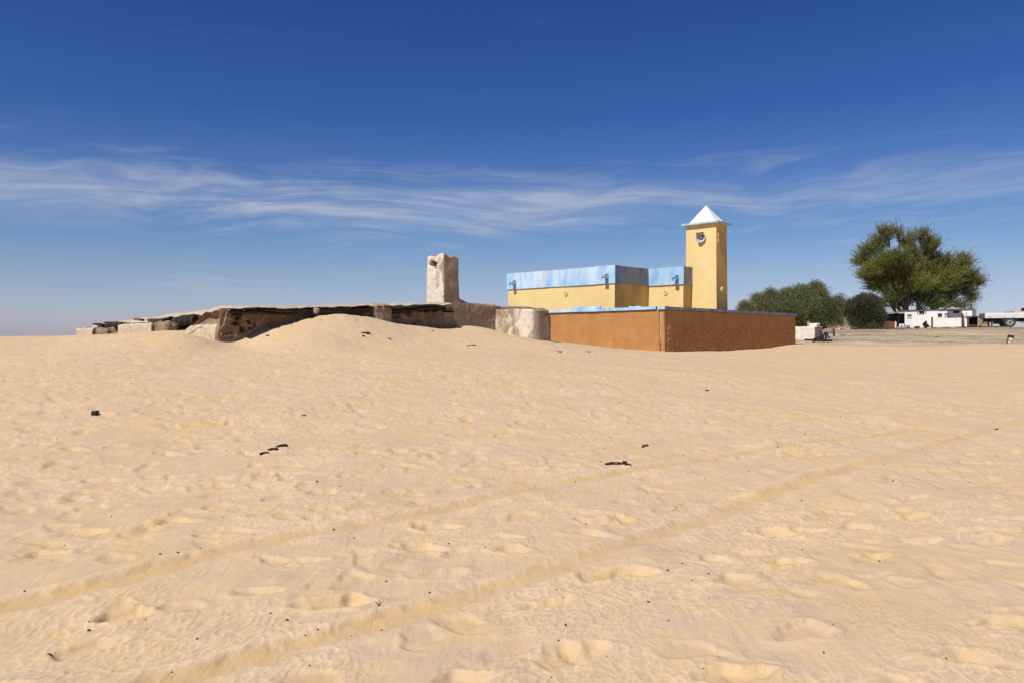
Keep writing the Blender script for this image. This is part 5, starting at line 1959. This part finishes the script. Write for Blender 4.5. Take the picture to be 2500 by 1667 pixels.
scrap('husk_piece', 697 * S, 957 * S, BLOB, .085, M['husk'], 'brown curled husk above the row of three black scraps', 'husk', .02, .6, .4)
scrap('dark_scrap', 1624 * S, 897 * S, BLOB, .09, M['leaf_dry'], 'small dark scrap on the sand below the brown wall', 'scrap', .02, .8, .2)
scrap('twig_piece', 1283 * S, 808 * S, LEN, .24, M['husk'], 'brown bent palm husk on the dune left of the brown wall', 'husk', .03, .3, -.6)
scrap('flat_stone_chip', 1350 * S, 808.5 * S, BLOB, .17, M['husk'], 'flat grey-brown chip next to the palm husk on the dune', 'chip', .03, .3, .1)
scrap('sandal', 890 * S, 779 * S, LEN, .23, M['pale_scrap'], 'pale worn sandal sole lying on the dune below the mud house', 'sandal', .03, .3, -.25)
scrap('bark_strip', 838 * S, 767.5 * S, LEN, .30, M['old_wood'], 'thin dark bark strip near the top of the dune', 'bark', .03, .35, .05)
scrap('bark_piece', 834 * S, 773 * S, LEN, .15, M['old_wood'], 'short dark bark piece just under the bark strip', 'bark', .03, .5, -.7)
scrap('bark_piece', 993 * S, 760.5 * S, LEN, .10, M['old_wood'], 'dark chip on the dune below the broken wall and pillar', 'bark', .03, .4, -.5)
scrap('flat_scrap', 1076 * S, 794 * S, BLOB, .12, M['leaf_dry'], 'small dark flat scrap, left of a pair below the end wall', 'scrap', .02, .3, .1)
scrap('flat_scrap', 1087 * S, 792.5 * S, BLOB, .17, M['leaf_dry'], 'larger dark flat scrap, right of a pair below the end wall', 'scrap', .02, .3, .1)
scrap('bark_piece', 615 * S, 774 * S, BLOB, .11, M['old_wood'], 'dark triangular chip on the sand below the rough mud wall', 'bark', .03, .5, -.4)
scrap('bark_piece', 1937 * S, 770 * S, LEN, .35, M['old_wood'], 'dark strip of bark on the pale ground past the trestle', 'bark', .03, .3, -.05)
scrap('bark_piece', 2152 * S, 775 * S, LEN, .35, M['old_wood'], 'dark flat strip lying on the pale sand of the road bank', 'bark', .03, .2, -.05)
p_ = ground_at(870 * S, 1393 * S)
sp_ = thing('sand_sprout', 'tiny green sprout growing alone in the near sand', 'sprout', tuple(p_))
for k in range(5):
    a = k * 1.26 + .4
    MB().tube([(0, 0, -.01), (.012 * math.cos(a), .012 * math.sin(a), .018), (.03 * math.cos(a), .03 * math.sin(a), .026)], [.0018, .0022, .0008], 5).build('blade', M['leaf_tall'], sp_)

# dark pebbles strewn over the sand, each an object that shares one of four meshes
peb = []
for k in range(4):
    o = mud_block('pebble', (-.5, -.4, -.3), (.5, .4, .35), M['pebble'], None, .3, .22, .12, 2.0, None, None, 7.0 * k)
    peb.append(o.data)
    bpy.data.objects.remove(o)
spots = [(9, 874), (298, 868), (67, 992), (73, 994), (728, 1112), (512, 1192), (1031, 1250 + 0), (460, 1267), (408, 1277), (367, 1276), (148, 1250), (202, 1444), (452, 1465), (729, 1443), (659, 1417), (767, 1220), (813, 1243), (876, 1440), (1534, 1320),
         (1591, 1338), (1628, 1324), (1568, 1302), (1490, 1386), (1299, 1444), (1536, 1430), (2020, 1280), (1884, 1475), (1966, 1032), (2052, 1110), (2228, 1105), (1720, 1092), (1787, 1030), (1850, 1000), (1930, 960), (2290, 1042), (1545, 1040), (1570, 1041), (1580, 970), (980, 905)]
random.seed(23)
for k in range(85):
    x_, y_ = random.uniform(0, 2352), 815 + (1568 - 815) * random.random() ** 1.55
    spots.append((x_, y_))
tri = np.array([(a * S, b * S) for a, b in spots])
for k, (px, py) in enumerate(tri):
    p = ground_at(px, py)
    o = bpy.data.objects.new('pebble', peb[k % 4])
    COL.objects.link(o)
    s_ = random.uniform(.0065, .012) * (1.0 + .055 * p.y) * (1.35 if k < 39 else 1.0)
    o.location = p + Vector((0, 0, s_ * .2))
    o.scale = (s_, s_ * random.uniform(.7, 1), s_ * random.uniform(.7, 1))
    o.rotation_euler = (random.uniform(-.3, .3), random.uniform(-.3, .3), random.uniform(0, 6.28))
    tag(o, 'small dark pebble lying loose on the open sand', 'pebble', 'dark pebbles strewn over the sand')
